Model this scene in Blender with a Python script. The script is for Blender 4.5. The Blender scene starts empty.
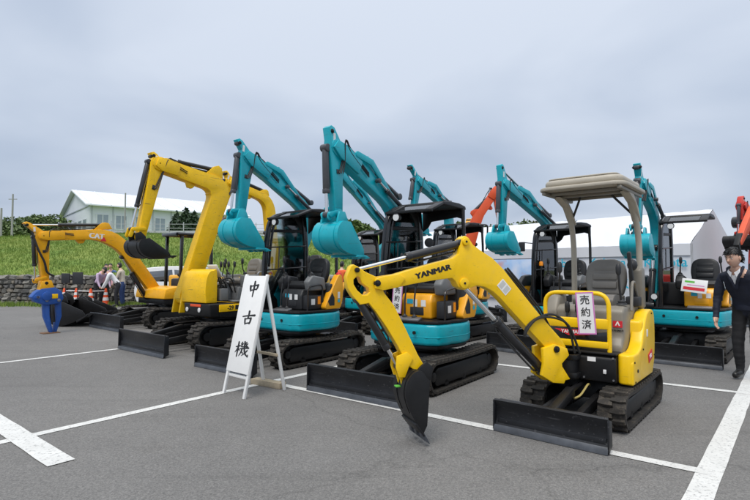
import bpy, bmesh, math, random
from mathutils import Vector, Matrix
random.seed(7)
R = math.radians
S = bpy.context.scene
C = S.collection

# ------------------------------------------------------------------ camera
CAM_H, FPX, PITCH = 1.42, 500.0, math.atan(20 / 500)
cd = bpy.data.cameras.new('camera'); cam = bpy.data.objects.new('camera', cd); C.objects.link(cam)
cd.lens = 24; cd.sensor_width = 36; cd.clip_start = 0.05; cd.clip_end = 3000
cam.location = (0, 0, CAM_H); cam.rotation_euler = (math.pi / 2 + PITCH, 0, 0)
S.camera = cam
# ------------------------------------------------------------------ sky: overcast, even cloud over a faint Nishita sky
SUN_EL, SUN_AZ = 58, 205           # azimuth clockwise from +Y (behind the camera, a little left)
w = bpy.data.worlds.new('World'); S.world = w; w.use_nodes = True
nt = w.node_tree; nt.nodes.clear()
def N(t, **k):
    n = nt.nodes.new(t)
    for a, b in k.items(): setattr(n, a, b)
    return n
out = N('ShaderNodeOutputWorld'); bg = N('ShaderNodeBackground'); sky = N('ShaderNodeTexSky')
sky.sky_type = 'NISHITA'; sky.sun_disc = False; sky.sun_elevation = R(SUN_EL); sky.sun_rotation = R(SUN_AZ); sky.air_density = 1.5; sky.dust_density = 3
tc = N('ShaderNodeTexCoord'); sep = N('ShaderNodeSeparateXYZ'); nt.links.new(tc.outputs['Generated'], sep.inputs[0])
# flatten the direction onto a cloud sheet so the cloud gets finer toward the horizon
mx = N('ShaderNodeMath', operation='MAXIMUM'); nt.links.new(sep.outputs['Z'], mx.inputs[0]); mx.inputs[1].default_value = 0.0
ad = N('ShaderNodeMath', operation='ADD'); nt.links.new(mx.outputs[0], ad.inputs[0]); ad.inputs[1].default_value = 0.22
dv = N('ShaderNodeVectorMath', operation='DIVIDE'); cb = N('ShaderNodeCombineXYZ')
for i in range(3): nt.links.new(ad.outputs[0], cb.inputs[i])
nt.links.new(tc.outputs['Generated'], dv.inputs[0]); nt.links.new(cb.outputs[0], dv.inputs[1])
n1 = N('ShaderNodeTexNoise'); n1.inputs['Scale'].default_value = 1.0; n1.inputs['Detail'].default_value = 4; n1.inputs['Roughness'].default_value = 0.42; n1.inputs['Distortion'].default_value = 0.4
nt.links.new(dv.outputs[0], n1.inputs['Vector'])
cr = N('ShaderNodeValToRGB'); cr.color_ramp.elements[0].position = 0.36; cr.color_ramp.elements[0].color = (0.40, 0.468, 0.585, 1)
cr.color_ramp.elements[1].position = 0.64; cr.color_ramp.elements[1].color = (0.585, 0.64, 0.735, 1)
nt.links.new(n1.outputs['Fac'], cr.inputs[0])
gr = N('ShaderNodeValToRGB')        # overcast dome: brighter overhead
gr.color_ramp.elements[0].position = 0.0; gr.color_ramp.elements[0].color = (0.93, 0.93, 0.94, 1)
gr.color_ramp.elements[1].position = 1.0; gr.color_ramp.elements[1].color = (3.0, 2.75, 2.35, 1)
e = gr.color_ramp.elements.new(0.10); e.color = (0.84, 0.86, 0.89, 1)
e = gr.color_ramp.elements.new(0.50); e.color = (1.0, 1.0, 1.0, 1)
e = gr.color_ramp.elements.new(0.72); e.color = (1.7, 1.62, 1.48, 1)
nt.links.new(mx.outputs[0], gr.inputs[0])
mu = N('ShaderNodeMix', data_type='RGBA', blend_type='MULTIPLY'); mu.inputs[0].default_value = 1
nt.links.new(cr.outputs[0], mu.inputs[6]); nt.links.new(gr.outputs[0], mu.inputs[7])
sm = N('ShaderNodeVectorMath', operation='SCALE'); sm.inputs['Scale'].default_value = 0.008
nt.links.new(sky.outputs[0], sm.inputs[0])
addv = N('ShaderNodeVectorMath', operation='ADD'); nt.links.new(mu.outputs[2], addv.inputs[0]); nt.links.new(sm.outputs[0], addv.inputs[1])
nt.links.new(addv.outputs[0], bg.inputs[0]); bg.inputs[1].default_value = 0.93
nt.links.new(bg.outputs[0], out.inputs[0])
# ------------------------------------------------------------------ soft sun through cloud
ld = bpy.data.lights.new('sun', 'SUN'); ld.energy = 1.5; ld.angle = R(25); ld.color = (1, 0.94, 0.86)
lo = bpy.data.objects.new('sun', ld); C.objects.link(lo)
dirv = Vector((math.sin(R(SUN_AZ)) * math.cos(R(SUN_EL)), math.cos(R(SUN_AZ)) * math.cos(R(SUN_EL)), math.sin(R(SUN_EL))))
lo.rotation_euler = dirv.to_track_quat('Z', 'Y').to_euler(); lo.location = dirv * 40
vs = S.view_settings; vs.view_transform = 'Standard'; vs.look = 'None'; vs.gamma = 1; vs.exposure = 0.34; vs.use_curve_mapping = False

# ------------------------------------------------------------------ helpers: pixels of the 750 x 500 photograph to places
def ray(x, y):
    a = (x - 375) / FPX; b = (250 - y) / FPX
    return Vector((a, math.cos(PITCH) - b * math.sin(PITCH), math.sin(PITCH) + b * math.cos(PITCH)))
def gp(x, y, z=0.0):
    r = ray(x, y); t = (z - CAM_H) / r.z
    return Vector((r.x * t, r.y * t, z))
def at(x, y, Y):
    r = ray(x, y); t = Y / r.y
    return Vector((r.x * t, Y, CAM_H + r.z * t))
def fwd(psi): return Vector((math.sin(R(psi)), math.cos(R(psi)), 0))
def rgt(psi): return Vector((math.cos(R(psi)), -math.sin(R(psi)), 0))
def onplane(x, y, o, psi):
    r = ray(x, y); n = rgt(psi); t = (n.x * o.x + n.y * o.y) / (n.x * r.x + n.y * r.y)
    p = r * t; h = fwd(psi)
    return ((p.x - o.x) * h.x + (p.y - o.y) * h.y, p.z + CAM_H)

# ------------------------------------------------------------------ helpers: materials
MATS = {}
def mat(name, col, rough=0.5, metal=0.0, var=0.06, scale=6.0, bump=0.0, bscale=80.0, coat=0.0, dust=0.0, dustcol=(0.30, 0.27, 0.23), spec=0.5, scratch=0.0, scrcol=(0.05, 0.045, 0.04)):
    if name in MATS: return MATS[name]
    m = bpy.data.materials.new(name); m.use_nodes = True; t = m.node_tree; L = t.links
    p = t.nodes['Principled BSDF']; p.inputs['Roughness'].default_value = rough; p.inputs['Metallic'].default_value = metal
    p.inputs['Coat Weight'].default_value = coat; p.inputs['Coat Roughness'].default_value = 0.12; p.inputs['Specular IOR Level'].default_value = spec
    tcn = t.nodes.new('ShaderNodeTexCoord')
    nz = t.nodes.new('ShaderNodeTexNoise'); nz.inputs['Scale'].default_value = scale; nz.inputs['Detail'].default_value = 6; nz.inputs['Roughness'].default_value = 0.6
    L.new(tcn.outputs['Object'], nz.inputs['Vector'])
    rp = t.nodes.new('ShaderNodeValToRGB'); rp.color_ramp.elements[0].position = 0.3; rp.color_ramp.elements[1].position = 0.7
    rp.color_ramp.elements[0].color = tuple(c * (1 - var) for c in col) + (1,); rp.color_ramp.elements[1].color = tuple(min(1, c * (1 + var)) for c in col) + (1,)
    L.new(nz.outputs['Fac'], rp.inputs[0]); last = rp.outputs[0]
    if dust > 0:
        n2 = t.nodes.new('ShaderNodeTexNoise'); n2.inputs['Scale'].default_value = scale * 2.7; n2.inputs['Detail'].default_value = 8; n2.inputs['Roughness'].default_value = 0.7
        L.new(tcn.outputs['Object'], n2.inputs['Vector'])
        r2 = t.nodes.new('ShaderNodeValToRGB'); r2.color_ramp.elements[0].position = 0.5; r2.color_ramp.elements[1].position = 0.78
        r2.color_ramp.elements[1].color = (dust, dust, dust, 1); L.new(n2.outputs['Fac'], r2.inputs[0])
        mm = t.nodes.new('ShaderNodeMix'); mm.data_type = 'RGBA'; L.new(r2.outputs[0], mm.inputs[0]); L.new(last, mm.inputs[6]); mm.inputs[7].default_value = dustcol + (1,)
        last = mm.outputs[2]
    if scratch > 0:      # chips and drag marks: thin streaks in two directions plus small chips
        for k_, (rot, sc_) in enumerate((((0.4, 0.2, 0.9), (2.5, 46, 46)), ((1.3, 0.9, 0.1), (40, 3, 40)), ((0, 0, 0), (34, 34, 34)))):
            mp = t.nodes.new('ShaderNodeMapping'); mp.inputs['Rotation'].default_value = rot; mp.inputs['Scale'].default_value = sc_; L.new(tcn.outputs['Object'], mp.inputs['Vector'])
            ns = t.nodes.new('ShaderNodeTexNoise'); ns.inputs['Scale'].default_value = 1.0; ns.inputs['Detail'].default_value = 3; L.new(mp.outputs[0], ns.inputs['Vector'])
            rs = t.nodes.new('ShaderNodeValToRGB'); rs.color_ramp.elements[0].position = 0.66 if k_ < 2 else 0.70; rs.color_ramp.elements[1].position = 0.72 if k_ < 2 else 0.73; rs.color_ramp.elements[1].color = (scratch,) * 3 + (1,); L.new(ns.outputs['Fac'], rs.inputs[0])
            mm = t.nodes.new('ShaderNodeMix'); mm.data_type = 'RGBA'; L.new(rs.outputs[0], mm.inputs[0]); L.new(last, mm.inputs[6]); mm.inputs[7].default_value = scrcol + (1,); last = mm.outputs[2]
    L.new(last, p.inputs['Base Color'])
    rr = t.nodes.new('ShaderNodeMapRange'); rr.inputs['To Min'].default_value = max(0.02, rough - 0.1); rr.inputs['To Max'].default_value = min(1, rough + 0.1)
    L.new(nz.outputs['Fac'], rr.inputs['Value']); L.new(rr.outputs[0], p.inputs['Roughness'])
    if bump > 0:
        nb = t.nodes.new('ShaderNodeTexNoise'); nb.inputs['Scale'].default_value = bscale; nb.inputs['Detail'].default_value = 4
        L.new(tcn.outputs['Object'], nb.inputs['Vector'])
        bp = t.nodes.new('ShaderNodeBump'); bp.inputs['Strength'].default_value = bump; bp.inputs['Distance'].default_value = 0.01
        L.new(nb.outputs['Fac'], bp.inputs['Height']); L.new(bp.outputs[0], p.inputs['Normal'])
    MATS[name] = m; return m
def glass(name, tint, alpha):
    m = bpy.data.materials.new(name); m.use_nodes = True; t = m.node_tree; t.nodes.clear()
    o = t.nodes.new('ShaderNodeOutputMaterial'); g = t.nodes.new('ShaderNodeBsdfGlossy'); g.inputs['Roughness'].default_value = 0.03
    tr = t.nodes.new('ShaderNodeBsdfTransparent'); tr.inputs[0].default_value = tint + (1,)
    fr = t.nodes.new('ShaderNodeFresnel'); mp = t.nodes.new('ShaderNodeMath'); mp.operation = 'ADD'; mp.inputs[1].default_value = alpha
    t.links.new(fr.outputs[0], mp.inputs[0])
    mi = t.nodes.new('ShaderNodeMixShader'); t.links.new(mp.outputs[0], mi.inputs[0]); t.links.new(tr.outputs[0], mi.inputs[1]); t.links.new(g.outputs[0], mi.inputs[2]); t.links.new(mi.outputs[0], o.inputs[0])
    MATS[name] = m; return m

yel = mat('yellow paint', (0.93, 0.575, 0.003), 0.36, var=0.05, coat=0.15, dust=0.10, scale=4, spec=0.38, scratch=0.22, scrcol=(0.25, 0.17, 0.05))
yel2 = mat('older yellow paint', (0.92, 0.55, 0.004), 0.42, var=0.07, coat=0.08, dust=0.14, spec=0.35, scratch=0.5)
catyel = mat('amber yellow paint', (0.86, 0.42, 0.008), 0.42, var=0.07, coat=0.08, dust=0.16, spec=0.35, scratch=0.5)
teal = mat('teal paint', (0.003, 0.37, 0.455), 0.34, var=0.06, coat=0.2, spec=0.4, scratch=0.35, dust=0.10, dustcol=(0.20, 0.30, 0.32))
orange = mat('orange yellow cowl paint', (0.88, 0.40, 0.010), 0.38, var=0.05, coat=0.25, dust=0.06)
redor = mat('orange red paint', (0.70, 0.085, 0.02), 0.42, var=0.06, dust=0.12)
redp = mat('red paint', (0.55, 0.03, 0.02), 0.42, var=0.06, dust=0.1)
blue = mat('blue paint', (0.015, 0.085, 0.36), 0.45, var=0.08, dust=0.12)
black = mat('black frame paint', (0.010, 0.010, 0.011), 0.45, var=0.2, dust=0.10, dustcol=(0.06, 0.056, 0.05), spec=0.35)
blackg = mat('glossy black paint', (0.010, 0.010, 0.012), 0.22, var=0.2, coat=0.3)
bladem = mat('black blade paint', (0.012, 0.013, 0.016), 0.40, var=0.25, scale=4, dust=0.2, dustcol=(0.055, 0.055, 0.055), bump=0.05, spec=0.4, scratch=0.5, scrcol=(0.11, 0.11, 0.115))
edge = mat('worn cutting edge steel', (0.075, 0.082, 0.095), 0.42, metal=0.3, var=0.25, scale=10, dust=0.3, dustcol=(0.15, 0.15, 0.15))
rubber = mat('track rubber', (0.034, 0.031, 0.028), 0.75, var=0.3, scale=9, dust=0.7, dustcol=(0.15, 0.125, 0.095), bump=0.3, spec=0.3)
hose = mat('hose rubber', (0.014, 0.014, 0.014), 0.5)
plast = mat('grey black plastic', (0.022, 0.023, 0.026), 0.5, var=0.12, bump=0.05)
gpl = mat('mid grey plastic', (0.16, 0.165, 0.17), 0.5, var=0.1)
vinyl = mat('seat vinyl grey', (0.17, 0.16, 0.145), 0.5, var=0.08, bump=0.06)
vinylb = mat('seat vinyl black', (0.018, 0.018, 0.02), 0.45, var=0.1, bump=0.06)
beige = mat('beige canopy paint', (0.44, 0.40, 0.33), 0.45, var=0.06, dust=0.12, scratch=0.2)
beige2 = mat('beige grey housing paint', (0.215, 0.195, 0.16), 0.40, var=0.08, dust=0.15)
chrome = mat('chromed rod', (0.72, 0.72, 0.72), 0.16, metal=1.0, var=0.03)
steel = mat('bare steel', (0.30, 0.30, 0.31), 0.4, metal=0.8, var=0.15)
cyld = mat('cylinder black paint', (0.016, 0.016, 0.018), 0.32, var=0.2, coat=0.2)
cylg = mat('cylinder dark grey paint', (0.055, 0.058, 0.066), 0.38, var=0.15)
white = mat('white paint', (0.80, 0.80, 0.79), 0.5, var=0.03, dust=0.06)
paper = mat('white paper', (0.80, 0.80, 0.80), 0.6, var=0.02)
pinkp = mat('magenta print', (0.62, 0.20, 0.50), 0.6)
redprint = mat('red print', (0.62, 0.02, 0.035), 0.55)
inkm = mat('black ink', (0.012, 0.012, 0.014), 0.6)
greenp = mat('green print', (0.12, 0.5, 0.06), 0.55)
cyanp = mat('cyan print', (0.02, 0.42, 0.60), 0.6)
lens = mat('lamp lens', (0.75, 0.75, 0.75), 0.12, var=0.02)
mirror = mat('mirror silver', (0.8, 0.8, 0.8), 0.05, metal=1)
amber = mat('amber beacon plastic', (0.85, 0.28, 0.01), 0.25)
wood = mat('raw timber', (0.40, 0.33, 0.23), 0.7, var=0.2, scale=14, bump=0.2)
conem = mat('cone orange plastic', (0.78, 0.09, 0.02), 0.5)
gl = glass('clear screen', (0.80, 0.86, 0.86), 0.08)
gld = glass('dark car glass', (0.12, 0.14, 0.15), 0.25)

# ------------------------------------------------------------------ helpers: meshes
class B:
    def __init__(s): s.bm = bmesh.new(); s.mi = 0
    def _merge(s, t, bevel=0, seg=2, ang=25):
        if bevel > 0:
            es = [e for e in t.edges if len(e.link_faces) == 2 and e.calc_face_angle(0) > R(ang)]
            if es: bmesh.ops.bevel(t, geom=es, offset=bevel, segments=seg, affect='EDGES', profile=0.5, clamp_overlap=True)
        for f in t.faces: f.material_index = s.mi
        me = bpy.data.meshes.new('tmp'); t.to_mesh(me); t.free(); s.bm.from_mesh(me); bpy.data.meshes.remove(me)
        return s
    def box(s, c, d, bevel=0.0, M=None, seg=2):
        t = bmesh.new(); bmesh.ops.create_cube(t, size=1)
        bmesh.ops.scale(t, vec=d, verts=t.verts)
        s._bev(t, bevel, seg)
        if M is not None: bmesh.ops.transform(t, matrix=M, verts=t.verts)
        bmesh.ops.translate(t, vec=c, verts=t.verts)
        return s._merge(t)
    def _bev(s, t, bevel, seg=2):
        if bevel > 0: bmesh.ops.bevel(t, geom=t.edges[:], offset=bevel, segments=seg, affect='EDGES', profile=0.5, clamp_overlap=True)
    def beam(s, p0, p1, wx, wz, bevel=0.0, up=(0, 0, 1)):
        p0 = Vector(p0); p1 = Vector(p1); d = p1 - p0; L = d.length; y = d.normalized(); x = y.cross(Vector(up))
        if x.length < 1e-4: x = y.cross(Vector((1, 0, 0)))
        x.normalize(); z = x.cross(y)
        M = Matrix((x, y, z)).transposed()
        t = bmesh.new(); bmesh.ops.create_cube(t, size=1); bmesh.ops.scale(t, vec=(wx, L, wz), verts=t.verts); s._bev(t, bevel)
        bmesh.ops.transform(t, matrix=M.to_4x4(), verts=t.verts); bmesh.ops.translate(t, vec=(p0 + p1) / 2, verts=t.verts)
        return s._merge(t)
    def cyl(s, p0, p1, r0, r1=None, n=14, cap=True, bevel=0):
        if r1 is None: r1 = r0
        p0 = Vector(p0); p1 = Vector(p1); d = p1 - p0
        t = bmesh.new(); bmesh.ops.create_cone(t, cap_ends=cap, segments=n, radius1=r0, radius2=r1, depth=d.length)
        if bevel > 0: s._bevring(t, bevel)
        bmesh.ops.transform(t, matrix=d.to_track_quat('Z', 'Y').to_matrix().to_4x4(), verts=t.verts)
        bmesh.ops.translate(t, vec=(p0 + p1) / 2, verts=t.verts)
        return s._merge(t)
    def _bevring(s, t, b):
        es = [e for e in t.edges if abs(e.verts[0].co.z - e.verts[1].co.z) < 1e-6]
        bmesh.ops.bevel(t, geom=es, offset=b, segments=2, affect='EDGES', profile=0.5)
    def tube(s, path, r, n=10, closed=False):
        P = [Vector(p) for p in path]; t = bmesh.new(); rings = []; nrm = None; m = len(P)
        for i, p in enumerate(P):
            a = P[i - 1] if i > 0 else (P[-1] if closed else p); b = P[(i + 1) % m] if (i < m - 1 or closed) else p
            d = (b - a).normalized()
            if nrm is None: nrm = d.orthogonal().normalized()
            nrm = (nrm - d * nrm.dot(d)).normalized(); bi = d.cross(nrm)
            rr = r[i] if isinstance(r, (list, tuple)) else r
            rings.append([t.verts.new(p + (nrm * math.cos(2 * math.pi * k / n) + bi * math.sin(2 * math.pi * k / n)) * rr) for k in range(n)])
        for i in range(m if closed else m - 1):
            a = rings[i]; b = rings[(i + 1) % m]
            for k in range(n): t.faces.new((a[k], a[(k + 1) % n], b[(k + 1) % n], b[k]))
        if not closed: t.faces.new(rings[0][::-1]); t.faces.new(rings[-1])
        bmesh.ops.recalc_face_normals(t, faces=t.faces)
        return s._merge(t)
    def prism(s, pts, a0, a1, axis='x', bevel=0.0, seg=2):
        """polygon extruded along axis: x -> pts are (y,z), z -> (x,y), y -> (x,z)"""
        def v(p, a): return {'x': (a, p[0], p[1]), 'z': (p[0], p[1], a), 'y': (p[0], a, p[1])}[axis]
        t = bmesh.new(); A = [t.verts.new(v(p, a0)) for p in pts]; Bv = [t.verts.new(v(p, a1)) for p in pts]; n = len(pts)
        t.faces.new(A[::-1]); t.faces.new(Bv)
        for i in range(n): t.faces.new((A[i], A[(i + 1) % n], Bv[(i + 1) % n], Bv[i]))
        bmesh.ops.recalc_face_normals(t, faces=t.faces)
        return s._merge(t, bevel, seg)
    def strip(s, prof, x0, x1, th):
        """an open profile of (y,z) points thickened by th and extruded along x"""
        n = len(prof); o = []
        for i, p in enumerate(prof):
            a = Vector(prof[max(0, i - 1)]); b = Vector(prof[min(n - 1, i + 1)]); d = (b - a).normalized()
            o.append((p[0] - d.y * th, p[1] + d.x * th))
        return s.prism(list(prof) + o[::-1], x0, x1, 'x')
    def ball(s, c, r, n=16, M=None):
        t = bmesh.new(); bmesh.ops.create_uvsphere(t, u_segments=n, v_segments=max(6, n // 2), radius=1)
        bmesh.ops.scale(t, vec=r if isinstance(r, (tuple, list)) else (r, r, r), verts=t.verts)
        if M is not None: bmesh.ops.transform(t, matrix=M, verts=t.verts)
        bmesh.ops.translate(t, vec=c, verts=t.verts); return s._merge(t)
    def lathe(s, prof, c=(0, 0, 0), n=20):
        t = bmesh.new(); rings = []
        for r, z in prof: rings.append([t.verts.new((c[0] + r * math.cos(2 * math.pi * k / n), c[1] + r * math.sin(2 * math.pi * k / n), c[2] + z)) for k in range(n)])
        for a, b in zip(rings, rings[1:]):
            for k in range(n): t.faces.new((a[k], a[(k + 1) % n], b[(k + 1) % n], b[k]))
        t.faces.new(rings[0][::-1]); t.faces.new(rings[-1]); bmesh.ops.recalc_face_normals(t, faces=t.faces)
        return s._merge(t)
    def poly(s, verts, faces):
        t = bmesh.new(); V = [t.verts.new(v) for v in verts]
        for f in faces: t.faces.new([V[i] for i in f])
        return s._merge(t)
    def xf(s, M): bmesh.ops.transform(s.bm, matrix=M, verts=s.bm.verts); return s
    def obj(s, name, m, parent=None, M=None, ang=35, loc=None):
        if M is not None: s.xf(M)
        me = bpy.data.meshes.new(name); s.bm.to_mesh(me); s.bm.free()
        for mm in (m if isinstance(m, (list, tuple)) else [m]): me.materials.append(mm)
        if ang:
            me.polygons.foreach_set('use_smooth', [True] * len(me.polygons)); me.set_sharp_from_angle(angle=R(ang))
        return link(name, me, parent, loc)
def link(name, me, parent=None, loc=None):
    o = bpy.data.objects.new(name, me); C.objects.link(o)
    if parent is not None: o.parent = parent
    if loc is not None: o.location = loc
    return o
def tag(o, label=None, cat=None, group=None, kind=None):
    if label: o['label'] = label
    if cat: o['category'] = cat
    if group: o['group'] = group
    if kind: o['kind'] = kind
    return o
def empty(name, loc, psi=0, **k):
    o = bpy.data.objects.new(name, None); C.objects.link(o); o.location = loc; o.rotation_euler = (0, 0, -R(psi)); o.empty_display_size = 0.3
    return tag(o, **k)
def arc(cx, cy, r, a0, a1, n):
    return [(cx + r * math.cos(R(a0 + (a1 - a0) * i / n)), cy + r * math.sin(R(a0 + (a1 - a0) * i / n))) for i in range(n + 1)]
def rrect(x0, x1, y0, y1, r, n=5):
    return arc(x1 - r, y1 - r, r, 0, 90, n) + arc(x0 + r, y1 - r, r, 90, 180, n) + arc(x0 + r, y0 + r, r, 180, 270, n) + arc(x1 - r, y0 + r, r, 270, 360, n)
def smooth(pts, n=6):
    out = []; P = [Vector(p) for p in pts]
    for i in range(len(P) - 1):
        a = P[max(0, i - 1)]; b = P[i]; c = P[i + 1]; d = P[min(len(P) - 1, i + 2)]
        for k in range(n):
            t = k / n; out.append(0.5 * ((2 * b) + (c - a) * t + (2 * a - 5 * b + 4 * c - d) * t * t + (3 * b - a - 3 * c + d) * t ** 3))
    out.append(P[-1]); return out
def bend(pts, r, n=5):
    """polyline with rounded corners"""
    P = [Vector(p) for p in pts]; out = [P[0]]
    for a, b, c in zip(P, P[1:], P[2:]):
        d0 = (a - b); d1 = (c - b); k = min(r, d0.length * 0.49, d1.length * 0.49); p0 = b + d0.normalized() * k; p1 = b + d1.normalized() * k
        for i in range(n + 1):
            t = i / n; out.append(p0 * (1 - t) ** 2 + b * 2 * t * (1 - t) + p1 * t * t)
    out.append(P[-1]); return out
def holed(outer, holes, th, bevel):
    """2D curve with holes, extruded: mesh data in (x,y) with thickness z"""
    cu = bpy.data.curves.new('c', 'CURVE'); cu.dimensions = '2D'; cu.fill_mode = 'BOTH'; cu.extrude = th / 2 - bevel; cu.bevel_depth = bevel; cu.bevel_resolution = 1; cu.offset = -bevel
    for pts in [outer] + holes:
        sp = cu.splines.new('POLY'); sp.points.add(len(pts) - 1); sp.use_cyclic_u = True
        for p, q in zip(sp.points, pts): p.co = (q[0], q[1], 0, 1)
    o = bpy.data.objects.new('c', cu); C.objects.link(o); dg = bpy.context.evaluated_depsgraph_get(); me = bpy.data.meshes.new_from_object(o.evaluated_get(dg))
    bpy.data.objects.remove(o); return me
def text_mesh(txt, size, offset=0.0, shear=0.0, ext=0.001, align='CENTER', space=1.0, sx=1.0):
    cu = bpy.data.curves.new('t', 'FONT'); cu.body = txt; cu.size = size; cu.offset = offset; cu.shear = shear; cu.extrude = ext; cu.align_x = align; cu.align_y = 'CENTER'; cu.space_character = space; cu.resolution_u = 3
    o = bpy.data.objects.new('t', cu); C.objects.link(o); dg = bpy.context.evaluated_depsgraph_get(); me = bpy.data.meshes.new_from_object(o.evaluated_get(dg)); bpy.data.objects.remove(o)
    if sx != 1: me.transform(Matrix.Diagonal((sx, 1, 1, 1)))
    return me
def put_text(name, parent, txt, size, m, M, bold=0.0, **k):
    me = text_mesh(txt, size, **k)
    if bold:
        t = bmesh.new()
        for i, dx in enumerate((-1, -.33, .33, 1)):
            c_ = me.copy(); c_.transform(Matrix.Translation((dx * bold, 0, i * .00012))); t.from_mesh(c_)
        t.to_mesh(me); t.free()
    me.transform(M); me.materials.clear(); me.materials.append(m)
    return link(name, me, parent)
def frame(o, xd, yd):
    """matrix: text x along xd, text y along yd, at o"""
    x = Vector(xd).normalized(); y = Vector(yd); y = (y - x * y.dot(x)).normalized(); z = x.cross(y)
    M = Matrix((x, y, z)).transposed().to_4x4(); M.translation = Vector(o); return M
def sheet(name, M, wd, ht, m, parent, th=0.002, r=0.0, kids=None):
    """a thin printed panel, centre at M, width along M's x, height along M's y"""
    b = B(); b.box((0, 0, 0), (wd, ht, th), 0); o = b.obj(name, m, parent, M); return o

# ================================================================== THE SETTING
def asphalt_mat():
    m = bpy.data.materials.new('asphalt'); m.use_nodes = True; t = m.node_tree; L = t.links; p = t.nodes['Principled BSDF']
    tcn = t.nodes.new('ShaderNodeTexCoord')
    def noise(sc, det=6, ro=0.6):
        n = t.nodes.new('ShaderNodeTexNoise'); n.inputs['Scale'].default_value = sc; n.inputs['Detail'].default_value = det; n.inputs['Roughness'].default_value = ro; L.new(tcn.outputs['Object'], n.inputs['Vector']); return n
    def ramp(src, p0, c0, p1, c1):
        r = t.nodes.new('ShaderNodeValToRGB'); r.color_ramp.elements[0].position = p0; r.color_ramp.elements[0].color = c0 + (1,); r.color_ramp.elements[1].position = p1; r.color_ramp.elements[1].color = c1 + (1,); L.new(src, r.inputs[0]); return r.outputs[0]
    def mixc(a, b, f=1.0, mode='MULTIPLY'):
        x = t.nodes.new('ShaderNodeMix'); x.data_type = 'RGBA'; x.blend_type = mode
        if hasattr(f, 'is_linked'): L.new(f, x.inputs[0])
        else: x.inputs[0].default_value = f
        L.new(a, x.inputs[6]); L.new(b, x.inputs[7]); return x.outputs[2]
    base = ramp(noise(0.35, 5).outputs['Fac'], 0.3, (0.146, 0.142, 0.138), 0.7, (0.172, 0.168, 0.163))
    mott = ramp(noise(3.2, 6, 0.65).outputs['Fac'], 0.3, (0.93, 0.93, 0.93), 0.72, (1.06, 1.06, 1.06))
    vo = t.nodes.new('ShaderNodeTexVoronoi'); vo.inputs['Scale'].default_value = 130; L.new(tcn.outputs['Object'], vo.inputs['Vector'])
    agg = ramp(vo.outputs['Color'], 0.1, (0.72, 0.72, 0.73), 0.95, (1.30, 1.29, 1.28))
    fine = ramp(noise(45, 3, 0.7).outputs['Fac'], 0.3, (0.78, 0.78, 0.78), 0.7, (1.2, 1.2, 1.2))
    c = mixc(base, mott); c = mixc(c, agg); c = mixc(c, fine)
    # faint tyre scuffs: stretched noise
    mp = t.nodes.new('ShaderNodeMapping'); mp.inputs['Rotation'].default_value = (0, 0, R(-35)); mp.inputs['Scale'].default_value = (0.25, 3.0, 1); L.new(tcn.outputs['Object'], mp.inputs['Vector'])
    ns = t.nodes.new('ShaderNodeTexNoise'); ns.inputs['Scale'].default_value = 1.1; ns.inputs['Detail'].default_value = 4; L.new(mp.outputs[0], ns.inputs['Vector'])
    sc = ramp(ns.outputs['Fac'], 0.58, (1, 1, 1), 0.78, (0.80, 0.80, 0.80)); c = mixc(c, sc)
    st = ramp(noise(0.9, 4, 0.55).outputs['Fac'], 0.62, (1, 1, 1), 0.74, (0.88, 0.87, 0.86)); c = mixc(c, st)                       # old oil and damp stains
    nd = noise(1.3, 5, 0.6); ma = t.nodes.new('ShaderNodeVectorMath'); ma.operation = 'MULTIPLY_ADD'; ma.inputs[1].default_value = (0.9, 0.9, 0.9); L.new(nd.outputs['Color'], ma.inputs[0]); L.new(tcn.outputs['Object'], ma.inputs[2])
    vc = t.nodes.new('ShaderNodeTexVoronoi'); vc.feature = 'DISTANCE_TO_EDGE'; vc.inputs['Scale'].default_value = 0.16; L.new(ma.outputs[0], vc.inputs['Vector'])
    ck = ramp(vc.outputs['Distance'], 0.0004, (0.80, 0.80, 0.80), 0.0020, (1, 1, 1)); c = mixc(c, ck)                                   # hairline cracks
    lt = ramp(noise(0.22, 3, 0.5).outputs['Fac'], 0.35, (0.9, 0.9, 0.9), 0.65, (1.12, 1.12, 1.11)); c = mixc(c, lt)
    L.new(c, p.inputs['Base Color']); p.inputs['Roughness'].default_value = 0.82
    bp = t.nodes.new('ShaderNodeBump'); bp.inputs['Strength'].default_value = 0.35; bp.inputs['Distance'].default_value = 0.004; L.new(vo.outputs['Distance'], bp.inputs['Height']); L.new(bp.outputs[0], p.inputs['Normal'])
    return m
def line_mat():
    m = bpy.data.materials.new('road paint'); m.use_nodes = True; t = m.node_tree; L = t.links; p = t.nodes['Principled BSDF']
    tcn = t.nodes.new('ShaderNodeTexCoord')
    def noise(sc, a, ca, b, cb):
        n = t.nodes.new('ShaderNodeTexNoise'); n.inputs['Scale'].default_value = sc; n.inputs['Detail'].default_value = 7; n.inputs['Roughness'].default_value = 0.75; L.new(tcn.outputs['Object'], n.inputs['Vector'])
        r = t.nodes.new('ShaderNodeValToRGB'); r.color_ramp.elements[0].position = a; r.color_ramp.elements[1].position = b; r.color_ramp.elements[0].color = ca; r.color_ramp.elements[1].color = cb; L.new(n.outputs['Fac'], r.inputs[0]); return r.outputs[0]
    a = noise(38, 0.36, (0.30, 0.30, 0.30, 1), 0.46, (0.66, 0.66, 0.65, 1)); b = noise(4, 0.3, (0.84, 0.84, 0.83, 1), 0.7, (1.05, 1.05, 1.04, 1))
    x = t.nodes.new('ShaderNodeMix'); x.data_type = 'RGBA'; x.blend_type = 'MULTIPLY'; x.inputs[0].default_value = 1; L.new(a, x.inputs[6]); L.new(b, x.inputs[7]); L.new(x.outputs[2], p.inputs['Base Color']); p.inputs['Roughness'].default_value = 0.7
    return m
ASPH = asphalt_mat(); LINE = line_mat()
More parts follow.
